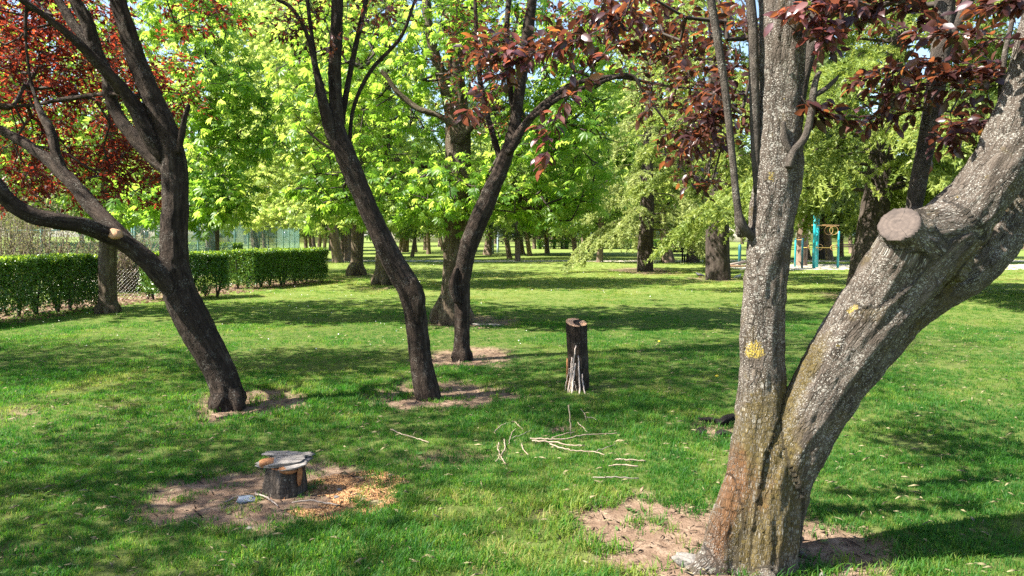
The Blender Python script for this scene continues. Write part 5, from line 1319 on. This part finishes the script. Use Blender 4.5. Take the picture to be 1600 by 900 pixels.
# short stump under broken slabs
b = Gz(437, 776)
th = thing('tree_stump', 'short rotten stump capped with broken grey wood slabs, orange rot on one side', 'tree stump', (b[0], b[1], 0))
D1 = b[1] + 0.12; r = 0.128
c = catmull([(b[0] - 0.01, D1, -0.15, 0.145), (b[0] - 0.005, D1, 0.02, 0.128), (b[0], D1, 0.12, 0.115), (b[0] + 0.01, D1, 0.22, 0.112), (b[0] + 0.01, D1, 0.4, 0.112)], 5)
notch = None
make_trunk(th, [c] , 0.006, M['bark_stump'], {0: (np.array((b[0], D1, 0.168)), unit(np.array((0.1, -0.1, 1))))}, M['rotten'], k=0.02, d1=(0.012, 12), d2=(0.007, 28), d3=(0.004, 70))
def rough_box(c, h, rot, rng, seg=(10, 6, 3), amp=0.006, taper=0.3):
    """broken plank: a subdivided slab with ragged ends"""
    nx, ny, nz = seg; V, Q, idx = [], [], {}
    def vid(i_, j_, k_):
        key = (i_, j_, k_)
        if key not in idx: idx[key] = len(V); V.append((2 * i_ / nx - 1, 2 * j_ / ny - 1, 2 * k_ / nz - 1))
        return idx[key]
    for i_ in range(nx):
        for j_ in range(ny):
            Q.append((vid(i_, j_, 0), vid(i_, j_ + 1, 0), vid(i_ + 1, j_ + 1, 0), vid(i_ + 1, j_, 0))); Q.append((vid(i_, j_, nz), vid(i_ + 1, j_, nz), vid(i_ + 1, j_ + 1, nz), vid(i_, j_ + 1, nz)))
    for i_ in range(nx):
        for k_ in range(nz):
            Q.append((vid(i_, 0, k_), vid(i_ + 1, 0, k_), vid(i_ + 1, 0, k_ + 1), vid(i_, 0, k_ + 1))); Q.append((vid(i_, ny, k_), vid(i_, ny, k_ + 1), vid(i_ + 1, ny, k_ + 1), vid(i_ + 1, ny, k_)))
    for j_ in range(ny):
        for k_ in range(nz):
            Q.append((vid(0, j_, k_), vid(0, j_, k_ + 1), vid(0, j_ + 1, k_ + 1), vid(0, j_ + 1, k_))); Q.append((vid(nx, j_, k_), vid(nx, j_ + 1, k_), vid(nx, j_ + 1, k_ + 1), vid(nx, j_, k_ + 1)))
    V = np.array(V, float); sd = rng.random() * 50
    e = (fbm(np.stack([V[:, 1] * 1.7 + sd, V[:, 2] * 0.7, np.sign(V[:, 0]) * 3], -1), 2) - 0.5)
    V[:, 1] *= 1 - taper * np.abs(V[:, 0]) ** 2.5
    V[:, 2] *= 1 - 0.6 * np.abs(V[:, 0]) ** 3
    V[:, 0] *= 1 + 0.5 * e
    V = V * np.asarray(h) 
    V += (np.stack([fbm(V * 14 + sd + q * 9, 3) for q in range(3)], -1) - 0.5) * amp * 4 * np.array((1, 1, 0.6))
    return V @ np.asarray(Matrix.Rotation(rot[2], 3, 'Z') @ Matrix.Rotation(rot[1], 3, 'Y') @ Matrix.Rotation(rot[0], 3, 'X')).T + np.asarray(c), np.array(Q)
def rough_part(th, name, c, h, rot, mat, amp=0.006, label=None, taper=0.3):
    V, Q = rough_box(c, h, rot, rng, amp=amp, taper=taper); return part(th, name, V, Q, mat, {'bark': ('FLOAT_VECTOR', 'POINT', V)}, False, None, label)
bx_, by_ = b[0], D1
rough_part(th, 'slab', (bx_ + 0.015, by_ - 0.02, 0.186), (0.150, 0.075, 0.0065), (0.12, -0.10, 0.10), M['slab'])
rough_part(th, 'slab', (bx_ - 0.01, by_ - 0.05, 0.194), (0.140, 0.05, 0.006), (0.2, -0.13, 0.06), M['slab'])
rough_part(th, 'slab', (bx_ + 0.03, by_ + 0.03, 0.202), (0.13, 0.05, 0.0065), (-0.05, -0.09, -0.05), M['slab'])
rough_part(th, 'slab', (bx_ - 0.03, by_ + 0.045, 0.210), (0.115, 0.04, 0.006), (0.03, 0.02, 0.03), M['slab'])
rough_part(th, 'slab', (bx_ + 0.07, by_ - 0.085, 0.178), (0.085, 0.035, 0.006), (0.35, -0.18, 0.16), M['slab'])
rough_part(th, 'rotten_core', (bx_ + 0.105, by_ - 0.07, 0.115), (0.014, 0.014, 0.062), (0.05, 0.08, 0.4), M['rotten'], 0.003, None, 0.0)
rough_part(th, 'rotten_core', (bx_ - 0.085, by_ - 0.05, 0.183), (0.05, 0.04, 0.016), (0.1, 0.0, 0.3), M['rotten'], 0.004, None, 0.1)
rough_part(th, 'rotten_core', (bx_ + 0.04, by_ - 0.09, 0.158), (0.05, 0.03, 0.016), (0.2, 0.1, 0.1), M['rotten'], 0.004, None, 0.1)

# ------------------------------------------------------------------ sticks, bark pieces, litter, birds
def stick(label, pts, r0, r1, mat='stick', group=None, sides=7):
    S = Soup(); n = len(pts); c = catmull([(*p, 0.72 * (r0 + (r1 - r0) * q / (n - 1))) for q, p in enumerate(pts)], 6)
    c[:, :3] += rng.normal(size=(len(c), 3)) * 0.0022; c[:, 3] *= 0.85 + 0.35 * rng.random(len(c)); S.tube(c, sides)
    o = S.build('stick', None, M[mat], True); tag(o, label, 'stick', group); return o
b, D0 = stump_tall
fy = lambda px, py, dz=0.0: Gz(px, py, dz)
def lean(label, foot, top, r, mat='stick'):
    f = Gz(*foot, -0.02); t = P(top[0], top[1], D0 - 0.105 - 0.01 * r)
    m_ = 0.5 * (f + t) + np.array((rng.normal() * 0.006, -0.01, 0)); stick(label, [f, m_, t], r * 1.5, r * 1.15, 'peeled' if mat == 'stick' else 'stick', 'sticks leaning on the tall stump')
lean('tallest pale stick leaning on the tall stump, reaching nearly half way up', (891, 614), (900, 540), 0.0065)
lean('thick pale stick leaning at the middle of the tall stump, bark peeled', (893, 616), (898.5, 568), 0.0105)
lean('pale stick leaning steeply against the left side of the tall stump', (887, 614), (894, 558), 0.008)
lean('thin pale stick leaning furthest left on the tall stump, foot spread outward', (882.5, 611), (890, 575), 0.0045)
lean('straight pale stick right of the middle on the tall stump', (906, 617), (903.5, 556), 0.0075)
lean('short pale stick at the right edge of the tall stump, slanting outward', (915.5, 617), (909.5, 584), 0.0065)
lean('thin crooked stick low between the thicker sticks on the tall stump', (902, 612), (898, 595), 0.004)
lean('thin grey stick just left of the thick peeled one on the tall stump', (889, 616), (896, 575), 0.005, 'stick_grey')
f = Gz(892, 684, -0.06); t = P(888.5, 632, f[1] + 0.02); stick('pale stick standing upright in the lawn beside the small dark hole', [f, 0.5 * (f + t) + np.array((0.004, 0, 0)), t], 0.0085, 0.006)
def lie(label, pix, r0, r1, mat='stick', lift=0.02):
    stick(label, [Gz(x, y, lift + 0.006 * math.sin(q * 2.1)) for q, (x, y) in enumerate(pix)], r0, r1, mat, 'sticks lying on the lawn')
lie('bent pale stick lying alone in the grass before the kinked plum', [(611, 673), (628, 681), (652, 687), (670, 694)], 0.008, 0.005)
lie('thick-ended pale stick pointing right, topmost of the fanned bundle', [(828, 694), (855, 696), (880, 695), (905, 691), (938, 689), (966, 686)], 0.009, 0.004, lift=0.035)
lie('pale stick in the middle of the fanned bundle, straight', [(832, 696), (862, 699), (890, 703), (913, 705)], 0.009, 0.005, lift=0.03)
lie('long wavy pale stick, lowest of the fanned bundle', [(858, 700), (876, 709), (900, 712), (925, 714), (945, 720)], 0.008, 0.004, lift=0.03)
lie('thin pale stick above the fanned bundle, curving up', [(862, 694), (880, 690), (897, 685)], 0.006, 0.003, lift=0.04)
lie('bent pale twig left of the dark hole, upper left leg of an angle', [(772, 680), (783, 671), (798, 663)], 0.007, 0.005)
lie('straight pale twig left of the dark hole, right leg of an angle', [(800, 662), (808, 668), (817, 676)], 0.007, 0.005)
lie('crooked pale twig slanting down under the angle of twigs', [(806, 675), (799, 684), (795, 698)], 0.006, 0.004)
lie('thin faint twig pointing to the dark hole from the left', [(800, 690), (816, 685), (834, 675)], 0.004, 0.003, 'stick_grey')
lie('curved pale stick crossing another, leaning left', [(788, 692), (789, 706), (782, 716), (774, 726)], 0.007, 0.005)
lie('curved pale stick crossing another, leaning right', [(779, 697), (778, 708), (784, 720), (790, 730)], 0.007, 0.005)
lie('short curved pale twig right of the crossed sticks', [(815, 698), (817, 707), (825, 715)], 0.007, 0.004)
lie('thin pale twig right of the upright stick, bent at the top', [(907, 645), (913, 654), (917, 663)], 0.006, 0.004)
lie('pale twig just right of the dark hole slanting down to the right', [(903, 668), (910, 675), (918, 682)], 0.006, 0.004)
lie('thin twig reaching right from beside the upright stick', [(917, 659), (926, 661), (934, 664)], 0.004, 0.003, 'stick_grey')
lie('faint thin stick slanting up right beyond the fanned bundle', [(930, 712), (946, 707), (962, 700)], 0.004, 0.003, 'stick_grey')
lie('pale stick with a broken white end lying flat, upper of two at right', [(962, 724), (978, 726), (1008, 726)], 0.006, 0.009)
lie('pale stick lying flat, lower of two at right', [(950, 734), (970, 734), (996, 735)], 0.005, 0.008)
lie('dark thin stick lying flat below the two pale ones', [(925, 753), (955, 754), (998, 752)], 0.006, 0.006, 'stick_grey')
lie('grey stick lying on the soil in front of the short stump', [(398, 772), (418, 781), (434, 790)], 0.008, 0.005, 'stick_grey')
lie('grey stick lying on the wood chips right of the short stump', [(455, 786), (490, 786), (530, 789)], 0.005, 0.006, 'stick_grey')
lie('dark stick lying on the soil left of the short stump', [(352, 786), (372, 778), (392, 773)], 0.006, 0.004, 'stick_grey')
lie('pale twig standing out of the soil at the foot of the second middle plum', [(716, 566), (720, 558), (723, 552)], 0.006, 0.004)
def chunk(name, label, cat, c, h, rot, mat, amp=0.008, taper=0.3, kids=()):
    V, Q = rough_box(c, h, rot, rng, (12, 7, 4), amp, taper); o = link(name, np_mesh(name, V - np.asarray(c), Q, M[mat], {'bark': ('FLOAT_VECTOR', 'POINT', V)}), None, c); tag(o, label, cat); return o
g = Gz(1085, 880, 0.015); chunk('wood_chunk', 'pale weathered wood chunk lying on the soil at the left root of the forked plum', 'wood chunk', g, (0.098, 0.036, 0.03), (0.1, 0.22, -0.35), 'rock', 0.007, 0.25)
g = Gz(1093, 678, 0.01); chunk('charred_wood', 'small dark charred clod on the grass, leftmost of the dark pieces', 'wood chunk', g, (0.06, 0.035, 0.022), (0.2, -0.2, 0.5), 'char', 0.009)
g = Gz(1118, 662, 0.03); chunk('charred_wood', 'dark charred bark strip arched on the grass behind the forked plum base', 'wood chunk', g, (0.13, 0.02, 0.012), (0.3, 0.1, -0.2), 'char', 0.009)
g = Gz(1136, 664, 0.04); chunk('charred_wood', 'dark charred wood piece touching the forked plum outline, upper one', 'wood chunk', g, (0.09, 0.03, 0.02), (0.2, -0.3, 0.3), 'char', 0.009)
g = Gz(1132, 681, 0.015); chunk('charred_wood', 'dark charred clod low beside the forked plum outline', 'wood chunk', g, (0.07, 0.04, 0.025), (0.1, 0.1, 0.2), 'char', 0.009)
for px, py, lb in ((860, 678, 'dark soil clod at the left rim of the small hole'), (876, 677, 'dark soil clod at the back of the small hole'), (868, 682, 'dark soil clod at the front of the small hole')):
    g = Gz(px, py, 0.0); chunk('soil_clod', lb, 'soil clod', g, (0.028, 0.022, 0.014), (rng.normal() * .3, rng.normal() * .3, rng.random() * 3), 'char', 0.006, 0.2)
g = Gz(385, 781, 0.015); chunk('plastic_scrap', 'crumpled blue-grey plastic scrap on the soil left of the short stump', 'litter', g, (0.05, 0.035, 0.012), (0.2, 0.15, 0.3), 'plastic', 0.012, 0.1)
for px, py, lb in ((531, 762, 'upper white pebble on the wood chips'), (526, 775, 'lower white pebble on the wood chips'), (389, 826, 'white pebble at the lower rim of the soil patch')):
    g = Gz(px, py, 0.008); chunk('pebble', lb, 'pebble', g, (0.014, 0.011, 0.008), (0.2, 0.1, rng.random()), 'rock', 0.003, 0.3)
g = Gz(692, 503, 0.05); chunk('litter_bag', 'white crumpled litter bag at the foot of the big chestnut', 'litter', g, (0.13, 0.09, 0.06), (0.1, -0.2, 0.2), 'paper', 0.03, 0.4)
g = Gz(765, 507, 0.015); chunk('bark_plate', 'pale flat bark plate on the soil right of the big chestnut', 'wood chunk', g, (0.28, 0.06, 0.015), (0.05, 0.03, -0.15), 'rock', 0.008, 0.4)
g = Gz(1286, 893, 0.01); chunk('wood_chunk', 'small pale wood bit on the soil right of the forked plum base', 'wood chunk', g, (0.018, 0.012, 0.012), (0.3, 0.4, 0.5), 'rock', 0.004, 0.3)

def bird(label, g, L, yaw, mat, head_up):
    th = thing('pigeon', label, 'pigeon', (g[0], g[1], g[2]))
    R = np.array([(math.cos(yaw), -math.sin(yaw), 0), (math.sin(yaw), math.cos(yaw), 0), (0, 0, 1)])
    s = L / 0.32
    def tr(c): 
        c = np.asarray(c, float) * s; out = c.copy(); out[:, :3] = c[:, :3] @ R.T + np.asarray(g); return out
    z0 = 0.11
    body = tr(catmull([(-0.17, 0, z0 - 0.01, 0.012), (-0.10, 0, z0 + 0.005, 0.035), (-0.02, 0, z0 + 0.015, 0.058), (0.06, 0, z0 + 0.03, 0.055), (0.105, 0, z0 + 0.075, 0.034), (0.12, 0, z0 + 0.075 + head_up, 0.026), (0.14, 0, z0 + 0.082 + head_up, 0.022)], 4))
    tail = tr(catmull([(-0.12, 0, z0, 0.03), (-0.2, 0, z0 - 0.02, 0.02)], 4))
    V, Q, B, cv = sdf_mesh([body, tail], 0.009 * s, k=0.015, zmin=-1)
    part(th, 'body', V, Q, mat, None, True)
    S = Soup(); S.tube(tr(np.array([(0.155, 0, z0 + 0.08 + head_up, 0.008), (0.185, 0, z0 + 0.072 + head_up, 0.002)])), 6); S.build('beak', th, M['char'])
    for sd in (-1, 1):
        S = Soup(); S.tube(tr(np.array([(0.0, 0.025 * sd, z0 - 0.03, 0.008), (0.005, 0.025 * sd, 0.01, 0.006), (0.035, 0.03 * sd, 0.004, 0.004)])), 5); S.build('leg', th, M['rotten'])
        S = Soup(); S.tube(tr(catmull([(0.06, 0.045 * sd, z0 + 0.03, 0.014), (-0.04, 0.058 * sd, z0 + 0.015, 0.022), (-0.16, 0.03 * sd, z0 + 0.0, 0.006)], 4)), 7); S.build('wing', th, mat, True)
bird('dark pigeon pecking on the lawn left of the thick cedar trunk', Gz(1093, 434), 0.30, 2.6, M['pigeon_dark'], 0.0)
bird('pale grey pigeon standing at the foot of the thick cedar trunk', Gz(1127, 437), 0.34, 1.2, M['pigeon_grey'], 0.05)
bird('grey pigeon half hidden by the forked plum stem', Gz(1153, 437), 0.30, 0.4, M['pigeon_grey'], 0.02)

# ------------------------------------------------------------------ small debris as stuff
def scatter_patch(k, n, rng, cx, cy_, rx, ry):
    a = rng.random(n) * 6.2832; r = np.sqrt(rng.random(n)) * 1.1
    return cx + np.cos(a) * r * rx, cy_ + np.sin(a) * r * ry
def flakes(name, mat, x, y, size, rng, tint=None, lift=0.004, aspect=None, label=None, flat=0.5):
    z = terrain_z(x, y) + lift; n = len(x); p = np.stack([x, y, z], -1)
    V = np.array([(-.5, -.22, 0), (.5, -.18, .05), (.55, .2, 0), (-.45, .22, .08), (0, 0, .2)], float); T = np.array([(0, 1, 4), (1, 2, 4), (2, 3, 4), (3, 0, 4)])
    if aspect: V[:, 1] *= aspect
    d = unit(np.stack([rng.normal(size=n), rng.normal(size=n), rng.normal(size=n) * 0.25], -1)); nr = unit(rng.normal(size=(n, 3)) * flat + np.array((0, 0, 1)))
    o = leaf_soup(name, None, (V, T), mat, p, d, nr, size * (0.5 + rng.random(n)), rng.random(n) if tint is None else tint)
    return o
xs, ys = [], []
for cx, cy_, rx, ry, st in PATCH:
    if cy_ > 16: continue
    x, y = scatter_patch(0, int(2800 * rx * ry * (2.2 if cy_ < 6 else 1)) + 60, rng, cx, cy_, rx, ry); k_ = soil_mask(x, y) > 0.35; xs.append(x[k_]); ys.append(y[k_])
x, y = np.concatenate(xs), np.concatenate(ys)
flakes('soil_crumbs', M['crumb'], x, y, 0.0055 * (0.8 + 0.06 * y), rng)
flakes('twig_litter', M['crumb'], x[::16] + 0.01, y[::16], 0.045, rng, aspect=0.08, lift=0.006)
c = patch(545, 768, 470, 632, 738, 806)
x, y = scatter_patch(0, 12000, rng, c[0], c[1], c[2] * 1.1, c[3] * 1.05); k_ = (soil_mask(x, y) > 0.05) & (fbm(np.stack([x * 5, y * 5, 0 * x], -1), 3) > 0.38); flakes('wood_chips', M['chip'], x[k_], y[k_], 0.012, rng, lift=0.007)
n = 5000; y = 8.5 + 17 * rng.random(n); x = np.interp(y, HEDGE_LINE[:, 1], HEDGE_LINE[:, 0]) - rng.random(n) * 3 + 0.3; flakes('leaf_litter', M['litter_leaf'], x, y, 0.06, rng, lift=0.012)

# dry leaves and grass cuttings lying about the lawn
n = 260; y = 2.6 + 14 * rng.random(n) ** 1.4; x = (rng.random(n) * 2 - 1) * (0.75 * y + 1)
flakes('fallen_leaves', M['litter_leaf'], x, y, 0.015, rng, lift=0.018)
n = 4000; y = 2.6 + 10 * rng.random(n) ** 1.3; x = (rng.random(n) * 2 - 1) * (0.75 * y + 1)
flakes('dry_straws', M['straw'], x, y, 0.045, rng, lift=0.022, aspect=0.05)

# ------------------------------------------------------------------ grass: real blades, thinning with distance
tpl = bpy.data.collections.new('grass_clump_shapes')       # shapes only, not linked to the scene
def clump(rng, nb, rad, h, wd, flop):
    V, T, Bv = [], [], []
    for q in range(nb):
        a = rng.random() * 6.28; r = rad * math.sqrt(rng.random()); b = np.array((math.cos(a) * r, math.sin(a) * r, -0.004))
        a2 = rng.random() * 6.28; hd = np.array((math.cos(a2), math.sin(a2), 0)); sd = np.array((-hd[1], hd[0], 0))
        hh = h * (0.45 + 0.75 * rng.random()); fl = flop * (0.3 + rng.random()); w_ = wd * (0.7 + 0.6 * rng.random())
        p1 = b + hd * hh * fl * 0.3 + np.array((0, 0, hh * 0.6)); p2 = b + hd * hh * fl + np.array((0, 0, hh * (1 - 0.25 * fl)))
        i_ = len(V); V += [b - sd * w_, b + sd * w_, p1 + sd * w_ * 0.8, p1 - sd * w_ * 0.8, p2]; T += [(i_, i_ + 1, i_ + 2), (i_, i_ + 2, i_ + 3), (i_ + 3, i_ + 2, i_ + 4)]
        Bv += [rng.random()] * 5
    return np.array(V), np.array(T), np.array(Bv)
rng = np.random.default_rng(97)
for q in range(9):
    kind_ = 0 if q < 4 else 1 if q < 7 else 2
    V, T, Bv = clump(rng, (17, 16, 20)[kind_], (0.045, 0.085, 0.16)[kind_], (0.050, 0.050, 0.06)[kind_], (0.0019, 0.003, 0.006)[kind_], (0.85, 0.7, 0.6)[kind_])
    o = bpy.data.objects.new('clump_%d' % q, np_mesh('grass_clump', V, T, M['grass'], {'blade': ('FLOAT', 'POINT', Bv)})); tpl.objects.link(o)
def zone(rng, y0, y1, dens, hw=0.80, extra=1.2):
    A = (y1 - y0) * (hw * (y0 + y1) + 2 * extra); n = int(A * dens)
    y = np.sqrt(y0 ** 2 + (y1 ** 2 - y0 ** 2) * rng.random(n)); x = (rng.random(n) * 2 - 1) * (hw * y + extra)
    return x, y
pts = []
for y0, y1, dens, kd in ((2.2, 5.0, 1150, 0), (5.0, 8.5, 640, 0), (8.5, 13, 300, 1), (13, 20, 130, 1), (20, 32, 46, 2), (32, 48, 16, 2)):
    x, y = zone(rng, y0, y1, dens)
    p3 = np.stack([x, y, 0 * x], -1)
    so_m = soil_mask(x, y)
    thin = fbm(p3 * 1.7 + 60, 4); thin2 = fbm(p3 * 7 + 20, 3)
    keep = rng.random(len(x)) > so_m * (1.0 - 0.42 * smooth01(thin2, 0.52, 0.64))
    wear = smooth01(thin, 0.60, 0.74)
    keep &= rng.random(len(x)) > wear * 0.65
    x, y, thin, p3 = x[keep], y[keep], thin[keep], p3[keep]
    tall = smooth01(fbm(p3 * 1.1 + 9, 3), 0.42, 0.68)
    edge = smooth01(soil_mask(x, y), 0.02, 0.3)
    sc = (0.58 + 0.40 * tall) * (0.75 + 0.5 * rng.random(len(x))) * (1 + 0.35 * edge)
    t = 0.25 + 0.50 * (fbm(p3 * 0.9 + 30, 4) - 0.5) + 0.35 * (fbm(p3 * 5 + 3, 3) - 0.5) + 0.17 * rng.normal(size=len(x)) + 0.28 * smooth01(thin, 0.52, 0.68)
    t += 0.44 * smooth01(y, 9, 24)  # distant blades tinted paler: the sunlit far lawn put into their colour
    if y1 < 9:
        big = rng.random(len(x)) < 0.03; k3 = np.where(big, rng.integers(4, 7, len(x)), rng.integers(0, 4, len(x))); sc = np.where(big, sc * 0.9, sc)
    else:
        k3 = rng.integers(4, 7, len(x)) if kd == 1 else rng.integers(7, 9, len(x))
        sc = sc * (0.8 if kd == 1 else 0.75)
    pts.append((x, y, sc, np.clip(t, 0, 1), k3))
x, y, sc, t, k3 = [np.concatenate([p[q] for p in pts]) for q in range(5)]
n = len(x); print('grass clumps', n)
z = terrain_z(x, y)
tilt = rng.normal(size=(n, 2)) * 0.12
rot = np.stack([tilt[:, 0], tilt[:, 1], rng.random(n) * 6.2832], -1)
me = bpy.data.meshes.new('grass'); me.vertices.add(n); me.vertices.foreach_set('co', np.stack([x, y, z], -1).astype(np.float32).ravel())
for an, ty, arr in (('rot', 'FLOAT_VECTOR', rot), ('scl', 'FLOAT', sc), ('tint', 'FLOAT', t), ('pick', 'INT', k3)):
    a_ = me.attributes.new(an, ty, 'POINT'); a_.data.foreach_set('vector' if ty == 'FLOAT_VECTOR' else 'value', np.asarray(arr, dtype=np.int32 if ty == 'INT' else np.float32).ravel())
me.update()
grass = link('grass', me); tag(grass, kind='stuff')
ng = bpy.data.node_groups.new('grass_blades', 'GeometryNodeTree')
ng.interface.new_socket('Geometry', in_out='INPUT', socket_type='NodeSocketGeometry'); ng.interface.new_socket('Geometry', in_out='OUTPUT', socket_type='NodeSocketGeometry')
gi, go = ng.nodes.new('NodeGroupInput'), ng.nodes.new('NodeGroupOutput')
ci = ng.nodes.new('GeometryNodeCollectionInfo'); ci.inputs['Collection'].default_value = tpl; ci.inputs['Separate Children'].default_value = True; ci.inputs['Reset Children'].default_value = True
ip = ng.nodes.new('GeometryNodeInstanceOnPoints'); ip.inputs['Pick Instance'].default_value = True
def na(name, ty):
    o = ng.nodes.new('GeometryNodeInputNamedAttribute'); o.data_type = ty; o.inputs['Name'].default_value = name; return next(s for s in o.outputs if s.enabled and s.name == 'Attribute')
e2r = ng.nodes.new('FunctionNodeEulerToRotation')
ng.links.new(na('rot', 'FLOAT_VECTOR'), e2r.inputs[0])
ng.links.new(gi.outputs[0], ip.inputs['Points']); ng.links.new(ci.outputs[0], ip.inputs['Instance']); ng.links.new(na('pick', 'INT'), ip.inputs['Instance Index'])
ng.links.new(e2r.outputs[0], ip.inputs['Rotation']); ng.links.new(na('scl', 'FLOAT'), ip.inputs['Scale']); ng.links.new(ip.outputs[0], go.inputs[0])
md = grass.modifiers.new('grass_blades', 'NODES'); md.node_group = ng

n = 900; y = 2.7 + 8 * rng.random(n) ** 1.3; x = (rng.random(n) * 2 - 1) * (0.75 * y + 0.6)
m_ = fbm(np.stack([x * 1.6, y * 1.6, 0 * x], -1), 3) > 0.52; x, y = x[m_], y[m_]
V, T = T_palm(7); V = V.copy(); V[:, 2] *= -0.6
k = len(x); leaf_soup('lawn_weeds', None, (V, T), M['weed'], np.stack([x, y, terrain_z(x, y) + 0.012], -1), unit(rng.normal(size=(k, 3)) * (1, 1, .1)), unit(rng.normal(size=(k, 3)) * 0.25 + (0, 0, 1)), 0.018 + 0.022 * rng.random(k), rng.random(k))
# daisies and a few dandelions in the sunny lawn
n = 3600; x, y = zone(rng, 9.5, 46, 2.4, 0.6); m_ = (fbm(np.stack([x * 0.35, y * 0.35, 0 * x], -1), 3) > 0.5) & (soil_mask(x, y) < 0.2); x, y = x[m_], y[m_]
V = np.array([(math.cos(a) * 1.0, math.sin(a) * 1.0, 0) for a in np.linspace(0, 6.283, 7)[:-1]] + [(0, 0, .25)]); T = np.array([(q, (q + 1) % 6, 6) for q in range(6)])
k = len(x); leaf_soup('daisies', None, (V, T), M['petal'], np.stack([x, y, terrain_z(x, y) + 0.045 + 0.02 * rng.random(k)], -1), unit(rng.normal(size=(k, 3)) * (1, 1, .2)), unit(rng.normal(size=(k, 3)) * 0.4 + (0, -0.2, 1)), 0.005 + 0.004 * rng.random(k) + 0.00012 * y, rng.random(k))
for px, py, lb in ((1030, 541, 'yellow dandelion flower in the shaded lawn, upper of two'), (1120, 597, 'yellow dandelion flower in the shaded lawn, lower of two')):
    g = Gz(px, py); th = thing('dandelion', lb, 'flower', g)
    S = Soup(); S.tube([(*g, 0.003), (g[0], g[1], g[2] + 0.06, 0.003)], 5); S.build('stem', th, M['hedge'])
    S = Soup(); S.tube([(g[0], g[1], g[2] + 0.055, 0.006), (g[0], g[1], g[2] + 0.065, 0.02), (g[0], g[1], g[2] + 0.075, 0.016), (g[0], g[1], g[2] + 0.078, 0.004)], 10); S.build('flower_head', th, M['yolk'], True)

print('triangles', sum(len(m.loops) - 2 * len(m.polygons) for m in bpy.data.meshes))
